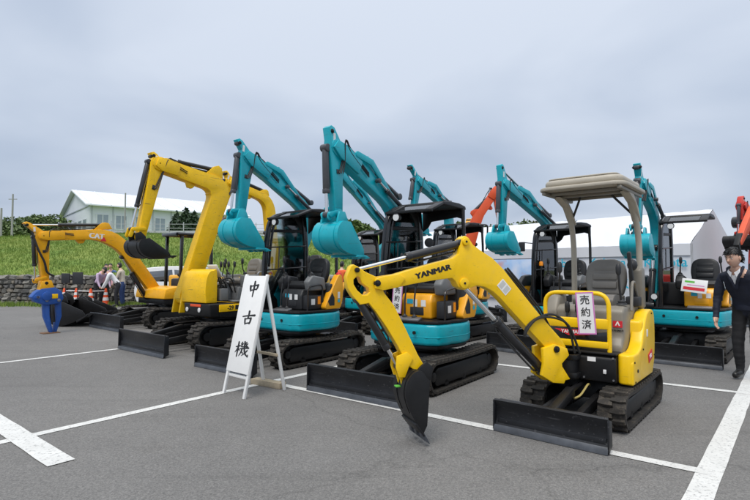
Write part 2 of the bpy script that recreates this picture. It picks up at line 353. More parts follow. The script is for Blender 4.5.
b = B(); b.poly([(-1500, -300, -0.03), (1500, -300, -0.03), (1500, 2500, -0.03), (-1500, 2500, -0.03)], [(0, 1, 2, 3)])
tag(b.obj('ground', mat('rough ground', (0.10, 0.12, 0.05), 0.9, var=0.3, scale=0.3)), kind='structure')
b = B(); b.poly([(-45, -25, 0), (45, -25, 0), (45, 60, 0), (6, 60, 0), (-3, 20.6, 0), (-45, 20.3, 0)], [(0, 1, 2, 3, 4, 5)])
tag(b.obj('car_park', ASPH), kind='structure')
def line(p0, p1, wd, z=0.004, ext0=0.0, ext1=0.0):
    p0 = Vector((p0[0], p0[1], 0)); p1 = Vector((p1[0], p1[1], 0)); d = (p1 - p0).normalized(); p0 = p0 - d * ext0; p1 = p1 + d * ext1; n = Vector((-d.y, d.x, 0)) * wd / 2
    b = B(); V = []; k = max(1, int((p1 - p0).length / 0.25))
    for i in range(k + 1):       # edges a little uneven, as rolled paint is
        q = p0.lerp(p1, i / k); V += [q + n * (1 + random.uniform(-.05, .05)), q - n * (1 + random.uniform(-.05, .05))]
    V = [(v.x, v.y, z) for v in V]
    b.poly(V, [(2 * i, 2 * i + 1, 2 * i + 3, 2 * i + 2) for i in range(k)])
    o = b.obj('painted_line', LINE, ang=0); tag(o, kind='structure'); return o
line((-3.08, 4.17), (-0.94, 6.90), 0.105, 0.0045, 2.5, 4.0)
line((-5.73, 7.70), (-4.66, 8.99), 0.105, 0.0045, 3.0, 4.0)
line((-1.20, 6.27), (2.33, 3.56), 0.105, 0.0055, 0.0, 0.0)
line((3.58, 6.31), (4.35, 5.75), 0.105, 0.0055, 2.6, 0)
line((-3.47, 4.68), (-2.30, 3.73), 0.185, 0.0065, 2.0, 0)
line((2.02, 3.18), (4.73, 6.38), 0.155, 0.0040, 2.5, 4.0)

# grass bank rising behind a dry stone retaining wall
WALL_Y, WALL_T = 20.6, 1.16
def bank_z(x, y):
    t = y - WALL_Y
    if t < 9: z = WALL_T - 0.08 + 2.35 * (t / 9)
    else: z = WALL_T - 0.08 + 2.35 + 0.012 * (t - 9)
    return z + 0.10 * math.sin(x * 0.35) * min(1, t / 6) + 0.06 * math.sin(x * 0.9 + y * 0.7) * min(1, t / 3)
def grass_mat(name, c0, c1, c2):
    m = bpy.data.materials.new(name); m.use_nodes = True; t = m.node_tree; L = t.links; p = t.nodes['Principled BSDF']; p.inputs['Roughness'].default_value = 0.8
    tcn = t.nodes.new('ShaderNodeTexCoord'); gi = t.nodes.new('ShaderNodeNewGeometry')
    n = t.nodes.new('ShaderNodeTexNoise'); n.inputs['Scale'].default_value = 0.55; n.inputs['Detail'].default_value = 9; n.inputs['Roughness'].default_value = 0.72; L.new(tcn.outputs['Object'], n.inputs['Vector'])
    r = t.nodes.new('ShaderNodeValToRGB'); r.color_ramp.elements[0].position = 0.3; r.color_ramp.elements[0].color = c0 + (1,); r.color_ramp.elements[1].position = 0.72; r.color_ramp.elements[1].color = c2 + (1,); e = r.color_ramp.elements.new(0.5); e.color = c1 + (1,)
    ad = t.nodes.new('ShaderNodeMath'); ad.operation = 'MULTIPLY_ADD'; L.new(gi.outputs['Random Per Island'], ad.inputs[0]); ad.inputs[1].default_value = 0.3; 
    sb = t.nodes.new('ShaderNodeMath'); sb.operation = 'SUBTRACT'; L.new(n.outputs['Fac'], sb.inputs[0]); sb.inputs[1].default_value = 0.15; L.new(sb.outputs[0], ad.inputs[2])
    L.new(ad.outputs[0], r.inputs[0]); L.new(r.outputs[0], p.inputs['Base Color']); return m
GR = grass_mat('bank grass', (0.065, 0.125, 0.015), (0.130, 0.215, 0.025), (0.215, 0.265, 0.05))
b = B(); X0, X1 = -46, 14; nx = 60; ys = [WALL_Y + 0.25 + i * 0.45 for i in range(24)] + [32, 36, 45, 60, 90, 150, 300]
V = []; F = []
for j, y in enumerate(ys):
    for i in range(nx + 1):
        x = (X0 + (X1 - X0) * i / nx) * (1 if y < 33 else y / 33 * 1.3); V.append((x, y, bank_z(x, y) if y < 60 else 4.1))
for j in range(len(ys) - 1):
    for i in range(nx): a = j * (nx + 1) + i; F.append((a, a + 1, a + nx + 2, a + nx + 1))
b.poly(V, F); tag(b.obj('grass_bank', GR), kind='structure')
V = []; F = []
def blade(x, y, z, h, wd):
    a = random.uniform(0, math.pi); lx = random.uniform(-.5, .5) * h; ly = random.uniform(-.5, .5) * h; dx = math.cos(a) * wd; dy = math.sin(a) * wd * 0.4
    k = len(V); V.extend([(x - dx, y - dy, z - 0.02), (x + dx, y + dy, z - 0.02), (x + lx, y + ly, z + h)]); F.append((k, k + 1, k + 2))
for i in range(42000):
    x = random.uniform(-24, -1); y = WALL_Y + 0.2 + 9.6 * random.random(); h = random.uniform(.05, .14) * random.choice((.6, 1, 1, 1.5))
    for q in range(2): blade(x + random.gauss(0, .05), y + random.gauss(0, .05), bank_z(x, y), h, random.uniform(.006, .018))
b = B(); b.poly(V, F); tag(b.obj('bank_grass', GR, ang=0), 'short green and yellowish grass covering the bank above the stone wall', 'grass', kind='stuff')
V = []; F = []
for i in range(9000):
    x = random.uniform(-24, -9); y = WALL_Y - 0.28 - abs(random.gauss(0, .45)); blade(x, y, 0.0, random.uniform(.05, .22), random.uniform(.01, .025))
b = B(); b.poly(V, F); tag(b.obj('verge_grass', GR, ang=0), 'ragged weeds along the foot of the stone wall', 'grass', kind='stuff')

# stone wall
wall = empty('stone_wall', (-12, WALL_Y, 0), label='low grey dry stone retaining wall below the grass bank', cat='wall')
b = B(); b.box((0, 0.22, 0.52), (46, 0.3, 1.04)); b.obj('wall_core', mat('wall joint grey', (0.10, 0.095, 0.085), 0.9, var=0.3, scale=5, bump=0.5, bscale=12), wall)  # solid core, dark grey in the joints between the stones
stm = [mat('stone grey %d' % i, c, 0.85, var=0.3, scale=6, bump=0.5, bscale=14) for i, c in enumerate([(0.16, 0.155, 0.14), (0.24, 0.23, 0.205), (0.11, 0.108, 0.105), (0.19, 0.17, 0.14)])]
def stone_mesh(k):
    t = bmesh.new(); bmesh.ops.create_cube(t, size=1)
    bmesh.ops.bevel(t, geom=t.edges[:], offset=0.2, segments=1, affect='EDGES')
    for v in t.verts: v.co += Vector((random.gauss(0, .10), random.gauss(0, .08), random.gauss(0, .10)))
    me = bpy.data.meshes.new('stone'); t.to_mesh(me); t.free(); me.materials.append(stm[k % 4]); return me
sms = [stone_mesh(k) for k in range(12)]
far = []; z = 0.0; row = 0
while z < 1.08:
    rh = random.uniform(.13, .20); x = -34.0 + random.random() * .3
    while x < 8:
        wd = random.uniform(.15, .36); item = (x + wd / 2, z + rh / 2, wd, rh, random.choice(sms), random.uniform(-.12, .12))
        if -15.8 < item[0] < -9.0:
            o = link('stone', item[4], wall); o.location = (item[0] + 12, 0.05 + random.uniform(-.04, .04), item[1]); o.scale = (wd * 1.02, 0.26, rh * 1.02); o.rotation_euler = (0, item[5], 0)
        else: far.append(item)
        x += wd
    z += rh
b = B()
for (x, zz, wd, rh, me, ro) in far:
    t = bmesh.new(); t.from_mesh(me); bmesh.ops.scale(t, vec=(wd, .26, rh), verts=t.verts); bmesh.ops.translate(t, vec=(x + 12, 0.05, zz), verts=t.verts); b._merge(t)
tag(b.obj('stone_courses', stm[1], wall, ang=0), kind='stuff')

# ================================================================== MACHINE PARTS
def track(root, xc, w, y0, y1, h, sep, pitch=0.085, lugh=0.024, zc=0.0):
    r = h / 2; rb = r - lugh; th = 0.028
    Ls = (y1 - y0) - 2 * r; per = 2 * Ls + 2 * math.pi * rb
    def pos(s, rad):
        s = s % per; c0 = y1 - r; c1 = y0 + r
        if s < Ls: return Vector((0, c0 - s, zc + r - rad)), Vector((0, 0, -1)), Vector((0, -1, 0))
        s -= Ls
        if s < math.pi * rb:
            a = s / rb; n = Vector((0, -math.sin(a), -math.cos(a))); return Vector((0, c1, zc + r)) + n * rad, n, Vector((0, -math.cos(a), math.sin(a)))
        s -= math.pi * rb
        if s < Ls:
            sag = 0.012 * math.sin(math.pi * s / Ls); return Vector((0, c1 + s, zc + r + rad - sag)), Vector((0, 0, 1)), Vector((0, 1, 0))
        s -= Ls; a = s / rb; n = Vector((0, math.sin(a), math.cos(a))); return Vector((0, c0, zc + r)) + n * rad, n, Vector((0, math.cos(a), -math.sin(a)))
    b = B(); n = 64; V = []; F = []
    for i in range(n):
        s = per * i / n
        po, _, _ = pos(s, rb); pi_, _, _ = pos(s, rb - th)
        V += [(xc - w / 2, po.y, po.z), (xc + w / 2, po.y, po.z), (xc + w / 2, pi_.y, pi_.z), (xc - w / 2, pi_.y, pi_.z)]
    for i in range(n):
        a = 4 * i; c = 4 * ((i + 1) % n)
        for k in range(4): F.append((a + k, a + (k + 1) % 4, c + (k + 1) % 4, c + k))
    t = bmesh.new(); VV = [t.verts.new(v) for v in V]
    for f in F: t.faces.new([VV[i] for i in f])
    bmesh.ops.recalc_face_normals(t, faces=t.faces); b._merge(t)
    cnt = int(per / pitch)
    lb = B()
    for sx, dy in ((-1, 0), (1, 0.5)):
        pts = [(-w * .02 * sx, -.022), (w * .49 * sx, -.027), (w * .5 * sx, .012), (w * .30 * sx, .026), (-w * .06 * sx, .022)]
        if sx < 0: pts = pts[::-1]
        t = bmesh.new(); A = [t.verts.new((p[0], p[1] + dy * pitch, -0.01)) for p in pts]; Bv = [t.verts.new((p[0] * .97, p[1] * .75 + dy * pitch, lugh)) for p in pts]
        t.faces.new(A[::-1]); t.faces.new(Bv)
        for i in range(5): t.faces.new((A[i], A[(i + 1) % 5], Bv[(i + 1) % 5], Bv[i]))
        bmesh.ops.recalc_face_normals(t, faces=t.faces); lb._merge(t)
    if sep:
        belt = b.obj('rubber_track', rubber, root); lo_ = lb.obj('tread_lug', rubber, belt, ang=20); lme = lo_.data
    else:
        lme = bpy.data.meshes.new('l'); lb.bm.to_mesh(lme)
    for i in range(cnt):
        p, nn, tt = pos(per * i / cnt, rb); x = tt.cross(nn)
        M = Matrix((x, tt, nn)).transposed().to_4x4(); M.translation = p + Vector((xc, 0, 0))
        if sep:
            o = lo_ if i == 0 else lo_.copy()
            if i: C.objects.link(o)
            o.matrix_local = M
        else:
            t = bmesh.new(); t.from_mesh(lme); bmesh.ops.transform(t, matrix=M, verts=t.verts); b._merge(t)
    if not sep: belt = b.obj('rubber_track', rubber, root)
    # running gear
    ri = rb - th - 0.004; fw = w * .62
    fb = B(); zt = zc + h - th - lugh - .055; zb = zc + .085
    fb.prism([(y0 + r * 1.25, zb), (y1 - r * 1.35, zb), (y1 - r * 1.15, zb + .03), (y1 - r * 1.15, zt - .03), (y1 - r * 1.5, zt), (y0 + r * 1.5, zt), (y0 + r * 1.2, zt - .04)], xc - fw / 2, xc + fw / 2, 'x', 0.012)
    for i in range(3):
        yy = y0 + r * 1.5 + (y1 - y0 - 3 * r) * (i + .5) / 3; fb.box((xc, yy, zb - .01), (fw * .9, .09, .06), .01)
    fb.obj('track_frame', black, root)
    sb = B(); sb.cyl((xc - fw * .48, y0 + r, zc + r), (xc + fw * .48, y0 + r, zc + r), ri * .55, bevel=.01); sb.cyl((xc - .03, y0 + r, zc + r), (xc + .03, y0 + r, zc + r), ri * .93, n=22)
    for i in range(11):
        a = 2 * math.pi * i / 11; sb.box((xc, y0 + r + math.cos(a) * ri * .88, zc + r + math.sin(a) * ri * .88), (.035, .03, .03), .006)
    sb.obj('sprocket', black, root)
    ib = B(); ib.cyl((xc - .035, y1 - r, zc + r), (xc + .035, y1 - r, zc + r), ri * .96, n=24, bevel=.01); ib.cyl((xc - fw * .5, y1 - r, zc + r), (xc + fw * .5, y1 - r, zc + r), ri * .4, bevel=.01)
    ib.obj('idler_wheel', black, root)
    for i in range(3):
        yy = y0 + r * 1.3 + (y1 - y0 - 2.6 * r) * (i + .5) / 3; rb_ = B(); rb_.cyl((xc - fw * .5, yy, zc + lugh + th + .05), (xc + fw * .5, yy, zc + lugh + th + .05), .045, bevel=.008); rb_.obj('track_roller', black, root)
    return belt
def dozer(root, yb, wd, h, tilt_z=0.0, armx=0.27, y_in=0.35, zin=0.24):
    """blade at y=yb (front face), carried by two arms"""
    prof = smooth([(yb + .030, .006), (yb + .004, .05), (yb - .022, h * .42), (yb - .018, h * .68), (yb + .012, h * .93), (yb + .022, h)], 4)
    prof = [(p.x, p.y) for p in prof]
    b = B(); b.strip(prof, -wd / 2, wd / 2, 0.020)
    for sx in (-1, 1): b.prism([(yb + .028, .012), (yb + .022, h), (yb - .055, h * .9), (yb - .06, .05)], sx * (wd / 2 - .004), sx * (wd / 2 + .010), 'x', .003)
    b.beam((-wd / 2 + .02, yb - .045, h * .92), (wd / 2 - .02, yb - .045, h * .92), .05, .04, .006)
    b.beam((-wd / 2 + .02, yb - .035, h * .28), (wd / 2 - .02, yb - .035, h * .28), .06, .08, .006)
    bl = b.obj('dozer_blade', bladem, root)
    e_ = B(); e_.prism([(yb + .034, .004), (yb + .016, .058), (yb + .022, .060), (yb + .041, .004)], -wd / 2, wd / 2, 'x', .0015); e_.obj('cutting_edge', edge, bl)
    for sx in (-1, 1):
        a = B(); a.beam((sx * armx, yb - .05, h * .45), (sx * armx * .85, y_in, zin), .06, .10, .008); a.obj('blade_arm', black, root)
    c = B(); c.beam((0, yb - .06, h * .75), (0, (yb + y_in) / 2 - .02, zin + .10), .085, .085, .02); c.cyl((0, (yb + y_in) / 2 - .02, zin + .10), (0, y_in - .05, zin + .12), .026); c.obj('blade_cylinder', black, root)
def undercarriage(root, k, gauge, tw, y0, y1, h, blade_y, blade_w, blade_h, sep, slew_z):
    for sx in (-1, 1): track(root, sx * gauge / 2, tw, y0, y1, h, sep, pitch=0.088 * max(1, k * .9))
    b = B(); yc = (y0 + y1) / 2
    b.prism([(-.32 * k, .16), (.34 * k, .16), (.30 * k, h * .95), (-.28 * k, h * .95)], -gauge / 2 + tw * .2, gauge / 2 - tw * .2, 'x', .02)
    b.cyl((0, 0, h * .9), (0, 0, slew_z), .27 * k, n=28, bevel=.01)
    b.cyl((0, 0, h * .97), (0, 0, h * .97 + .03), .30 * k, n=28)
    b.obj('carbody', black, root)
    dozer(root, blade_y, blade_w, blade_h, armx=gauge * .22, y_in=.25 * k, zin=h * .6)
def cylinder(root, M, p0, p1, rb, rr, split, bm=cyld, x=0.0, pipe=True):
    """hydraulic cylinder in the boom plane from p0 (barrel end) to p1 (rod end), points are (u,z)"""
    a = Vector((x, p0[0], p0[1])); c = Vector((x, p1[0], p1[1])); s = a.lerp(c, split); d = (c - a).normalized()
    b = B(); b.cyl(a, s, rb, bevel=rb * .12); b.cyl(s - d * .05, s, rb * 1.12, bevel=.004); b.cyl(a + Vector((-rb * 1.2, 0, 0)), a + Vector((rb * 1.2, 0, 0)), rb * 1.15, bevel=.004)
    if pipe:
        nrm = d.cross(Vector((1, 0, 0))); b.tube([a + d * .06 + nrm * rb, a + d * .08 + nrm * (rb + .02), s - d * .08 + nrm * (rb + .02), s - d * .03 + nrm * rb], rb * .22, 6)
    o = b.obj('cylinder_barrel', bm, root, M)
    r_ = B(); r_.cyl(s - d * .01, c, rr); r_.obj('cylinder_rod', chrome, o, M)
    h_ = B(); h_.cyl(c + Vector((-rr * 2, 0, 0)), c + Vector((rr * 2, 0, 0)), rr * 1.9, bevel=.004); h_.obj('rod_eye', bm, o, M)
    return o
def ribbon(cl, ws):
    """polygon round a centre line with half-widths"""
    P = [Vector(p) for p in cl]; L = []; Rr = []
    for i, p in enumerate(P):
        d = (P[min(len(P) - 1, i + 1)] - P[max(0, i - 1)]).normalized(); n = Vector((-d.y, d.x)); L.append(p + n * ws[i]); Rr.append(p - n * ws[i])
    d0 = (P[1] - P[0]).normalized(); d1 = (P[-1] - P[-2]).normalized()
    def cap(c, d, w_): return [(c.x + w_ * (math.cos(a) * -d.y + math.sin(a) * d.x), c.y + w_ * (math.cos(a) * d.x + math.sin(a) * d.y)) for a in [R(q) for q in (30, 60, 90, 120, 150)]]
    return [tuple(p) for p in L] + cap(P[-1], d1, ws[-1]) + [tuple(p) for p in Rr[::-1]] + [(2 * P[0].x - q[0], 2 * P[0].y - q[1]) for q in cap(P[0], d0, ws[0])]
def pins(root, M, pts, xw, r=.03, m=None, name='pivot_pin'):
    for p in pts:
        b = B(); b.cyl((-xw, p[0], p[1]), (xw, p[0], p[1]), r, n=16, bevel=r * .15); b.cyl((-xw - .012, p[0], p[1]), (xw + .012, p[0], p[1]), r * .5, n=10, bevel=.003); b.obj(name, m or black, root, M)
def bucket(root, M, hinge, ang, L, wd, m, nteeth=4, side=1, depth=.62, tooth_m=None):
    """ang: direction hinge -> tooth tip in (u,z) degrees; the shell bulges to the side given"""
    ca, sa = math.cos(R(ang)), math.sin(R(ang))
    ds_ = depth / .62
    def T(a, d): d *= side * (ds_ if d > 0 else 1); return (hinge[0] + L * (a * ca - d * sa), hinge[1] + L * (a * sa + d * ca))
    curve = [(p.x, p.y) for p in smooth([(-.05, .02), (-.16, .16), (-.14, .38), (.02, .56), (.26, .60), (.52, .47), (.76, .26), (.94, .06)], 4)]
    prof = [T(*p) for p in curve]
    b = B()
    n = len(prof); inner = []
    for i, p in enumerate(curve): inner.append(T(p[0] * .95 + .02, p[1] * .945))
    b.prism(prof + inner[::-1], -wd / 2, wd / 2, 'x')
    for sx in (-1, 1):
        sp = [T(p[0], p[1]) for p in curve] + [T(.80, -.03), (T(.3, -.05)), T(0.02, -.06)]
        b.prism(sp, sx * (wd / 2 - .002), sx * (wd / 2 + .012), 'x', .002)
    for sx in (-.35, .35):   # hinge ears
        x = sx * min(wd, .36); b.prism([T(-.22, .15), T(-.32, -.02), T(-.20, -.16), T(0, -.12), T(.12, .02), T(.04, .26), T(-.10, .30)], x - .014, x + .014, 'x', .003)
    lip = B(); lip.prism([T(.74, .27), T(.97, .015), T(.99, .045), T(.77, .315)], -wd / 2 - .016, wd / 2 + .016, 'x', .002)
    o = b.obj('bucket', m, root, M)
    for x in (-wd * .3, wd * .3):
        rb_ = B(); rb_.prism([T(*p) for p in curve[6:22]] + [T(p[0] * 1.012 - .004, p[1] * 1.03) for p in curve[6:22]][::-1], x - .03, x + .03, 'x'); rb_.obj('wear_strip', m, o, M)
    lip.obj('cutting_lip', m, o, M)
    for i in range(nteeth):
        x = -wd / 2 + wd * (i + .5) / nteeth
        if i == 0: x = -wd / 2 + .02
        if i == nteeth - 1: x = wd / 2 - .02
        t = B(); t.prism([T(.88, .135), T(.90, .05), T(1.0, -.03), T(1.14, -.11), T(1.04, .06)], x - .024, x + .024, 'x', .003); t.obj('tooth', tooth_m or m, o, M)
    return o
def rig_frame(loc, psi, psib, off, y=0.0):
    """matrix of the boom plane in the machine's frame, and its world origin"""
    M = Matrix.Translation((off, y, 0)) @ Matrix.Rotation(-R(psib - psi), 4, 'Z')
    o = Vector(loc) + rgt(psi) * off + fwd(psi) * y
    return M, o
def offset_rig(root, M, F, K, T, A0, Bp, paint, bang, bl, bw, th=.13, wK=.112, wT=.088, wF=.12, armw=.092, cylm=cylg, bm=None, bside=1, links=True, nteeth=4, bdepth=.62, brad=.55, boomcyl=True):
    """boom, arm, bucket and cylinders; all joints (u,z)"""
    F, K, T, A0, Bp = [Vector(p) for p in (F, K, T, A0, Bp)]
    cl = bend([F, K, T], brad, 7); tot = len(cl) - 1
    ws = [wF + (wK - wF) * min(1, i / (tot * .5)) if i < tot * .5 else wK + (wT - wK) * (i - tot * .5) / (tot * .5) for i in range(tot + 1)]
    b = B(); b.prism(ribbon(cl, ws), -th / 2, th / 2, 'x', .006)
    d = (T - K).normalized(); nU = Vector((-d.y, d.x)); nU = nU if nU.y > 0 else -nU
    P = lambda a, q: tuple(K.lerp(T, a) + nU * q)
    boom = b.obj('boom', paint, root, M)
    # clevis at the arm pin and the stiffening rib along the web
    c = B()
    for sx in (-1, 1):
        c.prism([P(.72, -wT * .9), P(.72, wT * .9), P(.92, wT * 1.1), P(1.03, wT * .7), P(1.05, -wT * .5), P(.95, -wT)], sx * (th / 2 + .001), sx * (th / 2 + .028), 'x', .006)
    c.obj('boom_clevis', paint, boom, M)
    if not links:
        k_ = B()
        for sx in (-1, 1): k_.prism([P(.02, wK * .7), P(.07, wK * 1.6), P(.13, wK * 1.75), P(.20, wK * 1.5), P(.30, wK * .7)], sx * th * .22, sx * th * .34, 'x', .005)
        k_.obj('cylinder_bracket', paint, boom, M)
        k_ = B(); k_.prism([P(.42, -wK * .7), P(.46, -wT * 1.9), P(.52, -wT * 1.9), P(.58, -wT * .7)], -th * .2, th * .2, 'x', .005); k_.obj('hose_bracket', paint, boom, M)
    if links:
        l = B()
        for sx in (-1, 1):
            l.prism(ribbon([P(.30, wK * .3), P(.62, wT * 1.9), P(.80, wT * 1.2)], [.035, .045, .04]), sx * (th / 2 + .012), sx * (th / 2 + .034), 'x', .005)
        l.obj('offset_link', paint, boom, M)
        k_ = B(); k_.prism([P(.50, wT * .6), P(.56, wT * 2.3), P(.66, wT * 2.6), P(.74, wT * 1.0)], -.05, .05, 'x', .008); k_.obj('cylinder_bracket', paint, boom, M)
        cylinder(boom, M, P(.05, -wK * .1), P(.50, wT * .35), .03, .016, .7, cylm, x=-(th / 2 + .045), pipe=False)
    # arm
    ad = (Bp - T).normalized(); an = Vector((-ad.y, ad.x)); an = an if an.x > 0 else -an     # forward side
    up = A0
    pl = [up + an * armw * .55 - ad * .02, up + an * armw * .1 - ad * .05, up - an * armw * .45 - ad * .03,
          T - an * armw * 1.05 - ad * .03, T - an * armw * 1.15 + ad * .08, T.lerp(Bp, .45) - an * armw * .85, Bp - an * armw * .55, Bp - an * armw * .3 + ad * .06, Bp + an * armw * .35 + ad * .06,
          Bp + an * armw * .62, T.lerp(Bp, .45) + an * armw * .95, T + an * armw * 1.15 + ad * .15, T + an * armw * 1.35 + ad * .03, T + an * armw * 1.15 - ad * .08]
    a = B(); a.prism([tuple(p) for p in pl], -th * .40, th * .40, 'x', .006); arm = a.obj('arm', paint, root, M)
    for sx in (-1, 1):
        bs = B(); bs.cyl((sx * th * .40, T.x, T.y), (sx * (th * .40 + .012), T.x, T.y), armw * .9, n=22, bevel=.004); bs.obj('arm_boss', paint, arm, M)
    st_ = up.lerp(T, .45); bs = B(); bs.prism([tuple(st_ + an * .02 - ad * .05), tuple(st_ - an * .02 - ad * .05), tuple(st_ - an * .02 + ad * .05), tuple(st_ + an * .02 + ad * .05)], -th * .40 - .0015, -th * .40 - .0003, 'x'); bs.obj('arm_sticker', paper, arm, M)
    pins(root, M, [tuple(T), tuple(Bp)], th * .58, .036)
    pins(root, M, [tuple(up + ad * .02)], th * .46, .028)
    for sx in (-1, 1):
        cl_ = B(); cl_.cyl((sx * (th * .40 + .012), T.x, T.y), (sx * (th * .40 + .017), T.x, T.y), .052, n=18); cl_.obj('pin_collar', steel, arm, M)
    for k_ in range(3):
        hz = B(); x_ = -th * .40 - .012 - .012 * k_
        hz.tube(smooth([(x_, *P(.60, wT * (.5 - .3 * k_))), (x_, *P(.86, wT * (1.2 - .3 * k_))), (x_ - .01, *tuple(T - an * armw * (1.5 - .2 * k_) - ad * .10)), (x_, *tuple(T - an * armw * .9 + ad * (.10 + .03 * k_))), (x_, *tuple(T.lerp(Bp, .35) - an * armw * (.1 + .2 * k_)))], 6), .0085, 6); hz.obj('arm_hose', hose, root, M)
    gz = B(); gz.prism([tuple(T.lerp(Bp, .30) + an * .03), tuple(T.lerp(Bp, .30) - an * .03), tuple(T.lerp(Bp, .36) - an * .03), tuple(T.lerp(Bp, .36) + an * .03)], -th * .40 - .008, -th * .40, 'x', .002); gz.obj('hose_clamp', cyld, arm, M)
    # arm cylinder on top of the boom
    cylinder(root, M, P(.12, wK * 1.35), tuple(up + ad * .02), .040, .020, .62, cylm)
    # bucket cylinder on the forward side of the arm
    top = T + an * armw * 1.55 + ad * .02; low = T.lerp(Bp, .92) + an * armw * 1.7
    cylinder(root, M, tuple(top), tuple(low), .040, .019, .68, cylm)
    bd = Vector((math.cos(R(bang)), math.sin(R(bang)))); bn = Vector((-bd.y, bd.x)) * bside
    ear = Bp - bd * bl * .14 + bn * bl * .06 + an * .02
    lk = B(); 
    for sx in (-1, 1):
        lk.prism(ribbon([tuple(low), tuple(T.lerp(Bp, .88))], [.032, .032]), sx * (th * .40 + .004), sx * (th * .40 + .022), 'x', .003)
        lk.prism(ribbon([tuple(low), tuple(ear + an * armw * .9)], [.034, .034]), sx * (th * .30), sx * (th * .30 + .018), 'x', .003)
    lk.obj('bucket_link', paint, root, M)
    bucket(root, M, (Bp.x, Bp.y - .03), bang, bl, bw, bm or paint, nteeth, bside, bdepth)
    # boom cylinder in front of the lower boom
    if boomcyl: cylinder(root, M, tuple(F + Vector((.26, -.10))), tuple(F.lerp(K, .62) + Vector((wK * 1.2, 0))), .052, .028, .62, cyld)
    # hoses over the boom
    h = B()
    for sx in (-.03, .0, .03): h.tube([(sx, *P(.15, wK * .95)), (sx, *P(.5, wT * 1.25)), (sx, *P(.85, wT * 1.5)), (sx, *tuple(T - an * armw * 1.2 - ad * .08)), (sx, *tuple(T - an * armw * 1.05 + ad * .2))], .010, 6)
    h.obj('hydraulic_hose', hose, root, M)
    return boom
def seat(root, c, m, base_m, k=1.0):
    x, y, z = c
    b = B(); b.prism([(p.x, p.y) for p in smooth([(y + .24 * k, z), (y + .26 * k, z + .07), (y + .15 * k, z + .115), (y - .12 * k, z + .085), (y - .22 * k, z + .09), (y - .22 * k, z)], 4)], x - .215 * k, x + .215 * k, 'x', .03, 3)
    o = b.obj('seat_cushion', m, root)
    b = B(); zz = z + .09; hb = .42 * k
    b.prism([(p.x, p.y) for p in smooth([(x - .19 * k, zz), (x - .225 * k, zz + hb * .4), (x - .205 * k, zz + hb * .82), (x - .12 * k, zz + hb), (x, zz + hb * 1.02), (x + .12 * k, zz + hb), (x + .205 * k, zz + hb * .82), (x + .225 * k, zz + hb * .4), (x + .19 * k, zz)], 4)], y - .20 * k, y - .30 * k, 'y', .03, 3)
    b.xf(Matrix.Translation((0, y - .2, zz)) @ Matrix.Rotation(R(10), 4, 'X') @ Matrix.Translation((0, -(y - .2), -zz))); bk = b.obj('seat_back', m, root)
    for i in range(3):
        p = B(); p.box((x, y - .205 * k - .03 * i, zz + .11 + .095 * i * k), (.27 * k, .03, .075), .014, Matrix.Rotation(R(10), 4, 'X')); p.obj('back_pad', m, bk)
    b = B(); b.prism([(y + .2, z - .12), (y + .18, z), (y - .2, z), (y - .22, z - .12)], x - .2, x + .2, 'x', .015); b.obj('seat_mount', base_m, root)
def lever(root, p, q, m=plast):
    b = B(); b.tube([p, ((p[0] + q[0]) / 2, (p[1] + q[1]) / 2 + .02, (p[2] + q[2]) / 2), q], .011, 8); o = b.obj('control_lever', cyld, root)
    g = B(); g.lathe([(.014, 0), (.024, .02), (.026, .07), (.021, .10), (.010, .115)], (q[0], q[1], q[2] - .03), 12); g.obj('lever_grip', m, o)
    bt = B(); bt.lathe([(.05, 0), (.045, .015), (.032, .02), (.036, .035), (.022, .045), (.012, .06)], p, 14); bt.obj('lever_boot', plast, o)

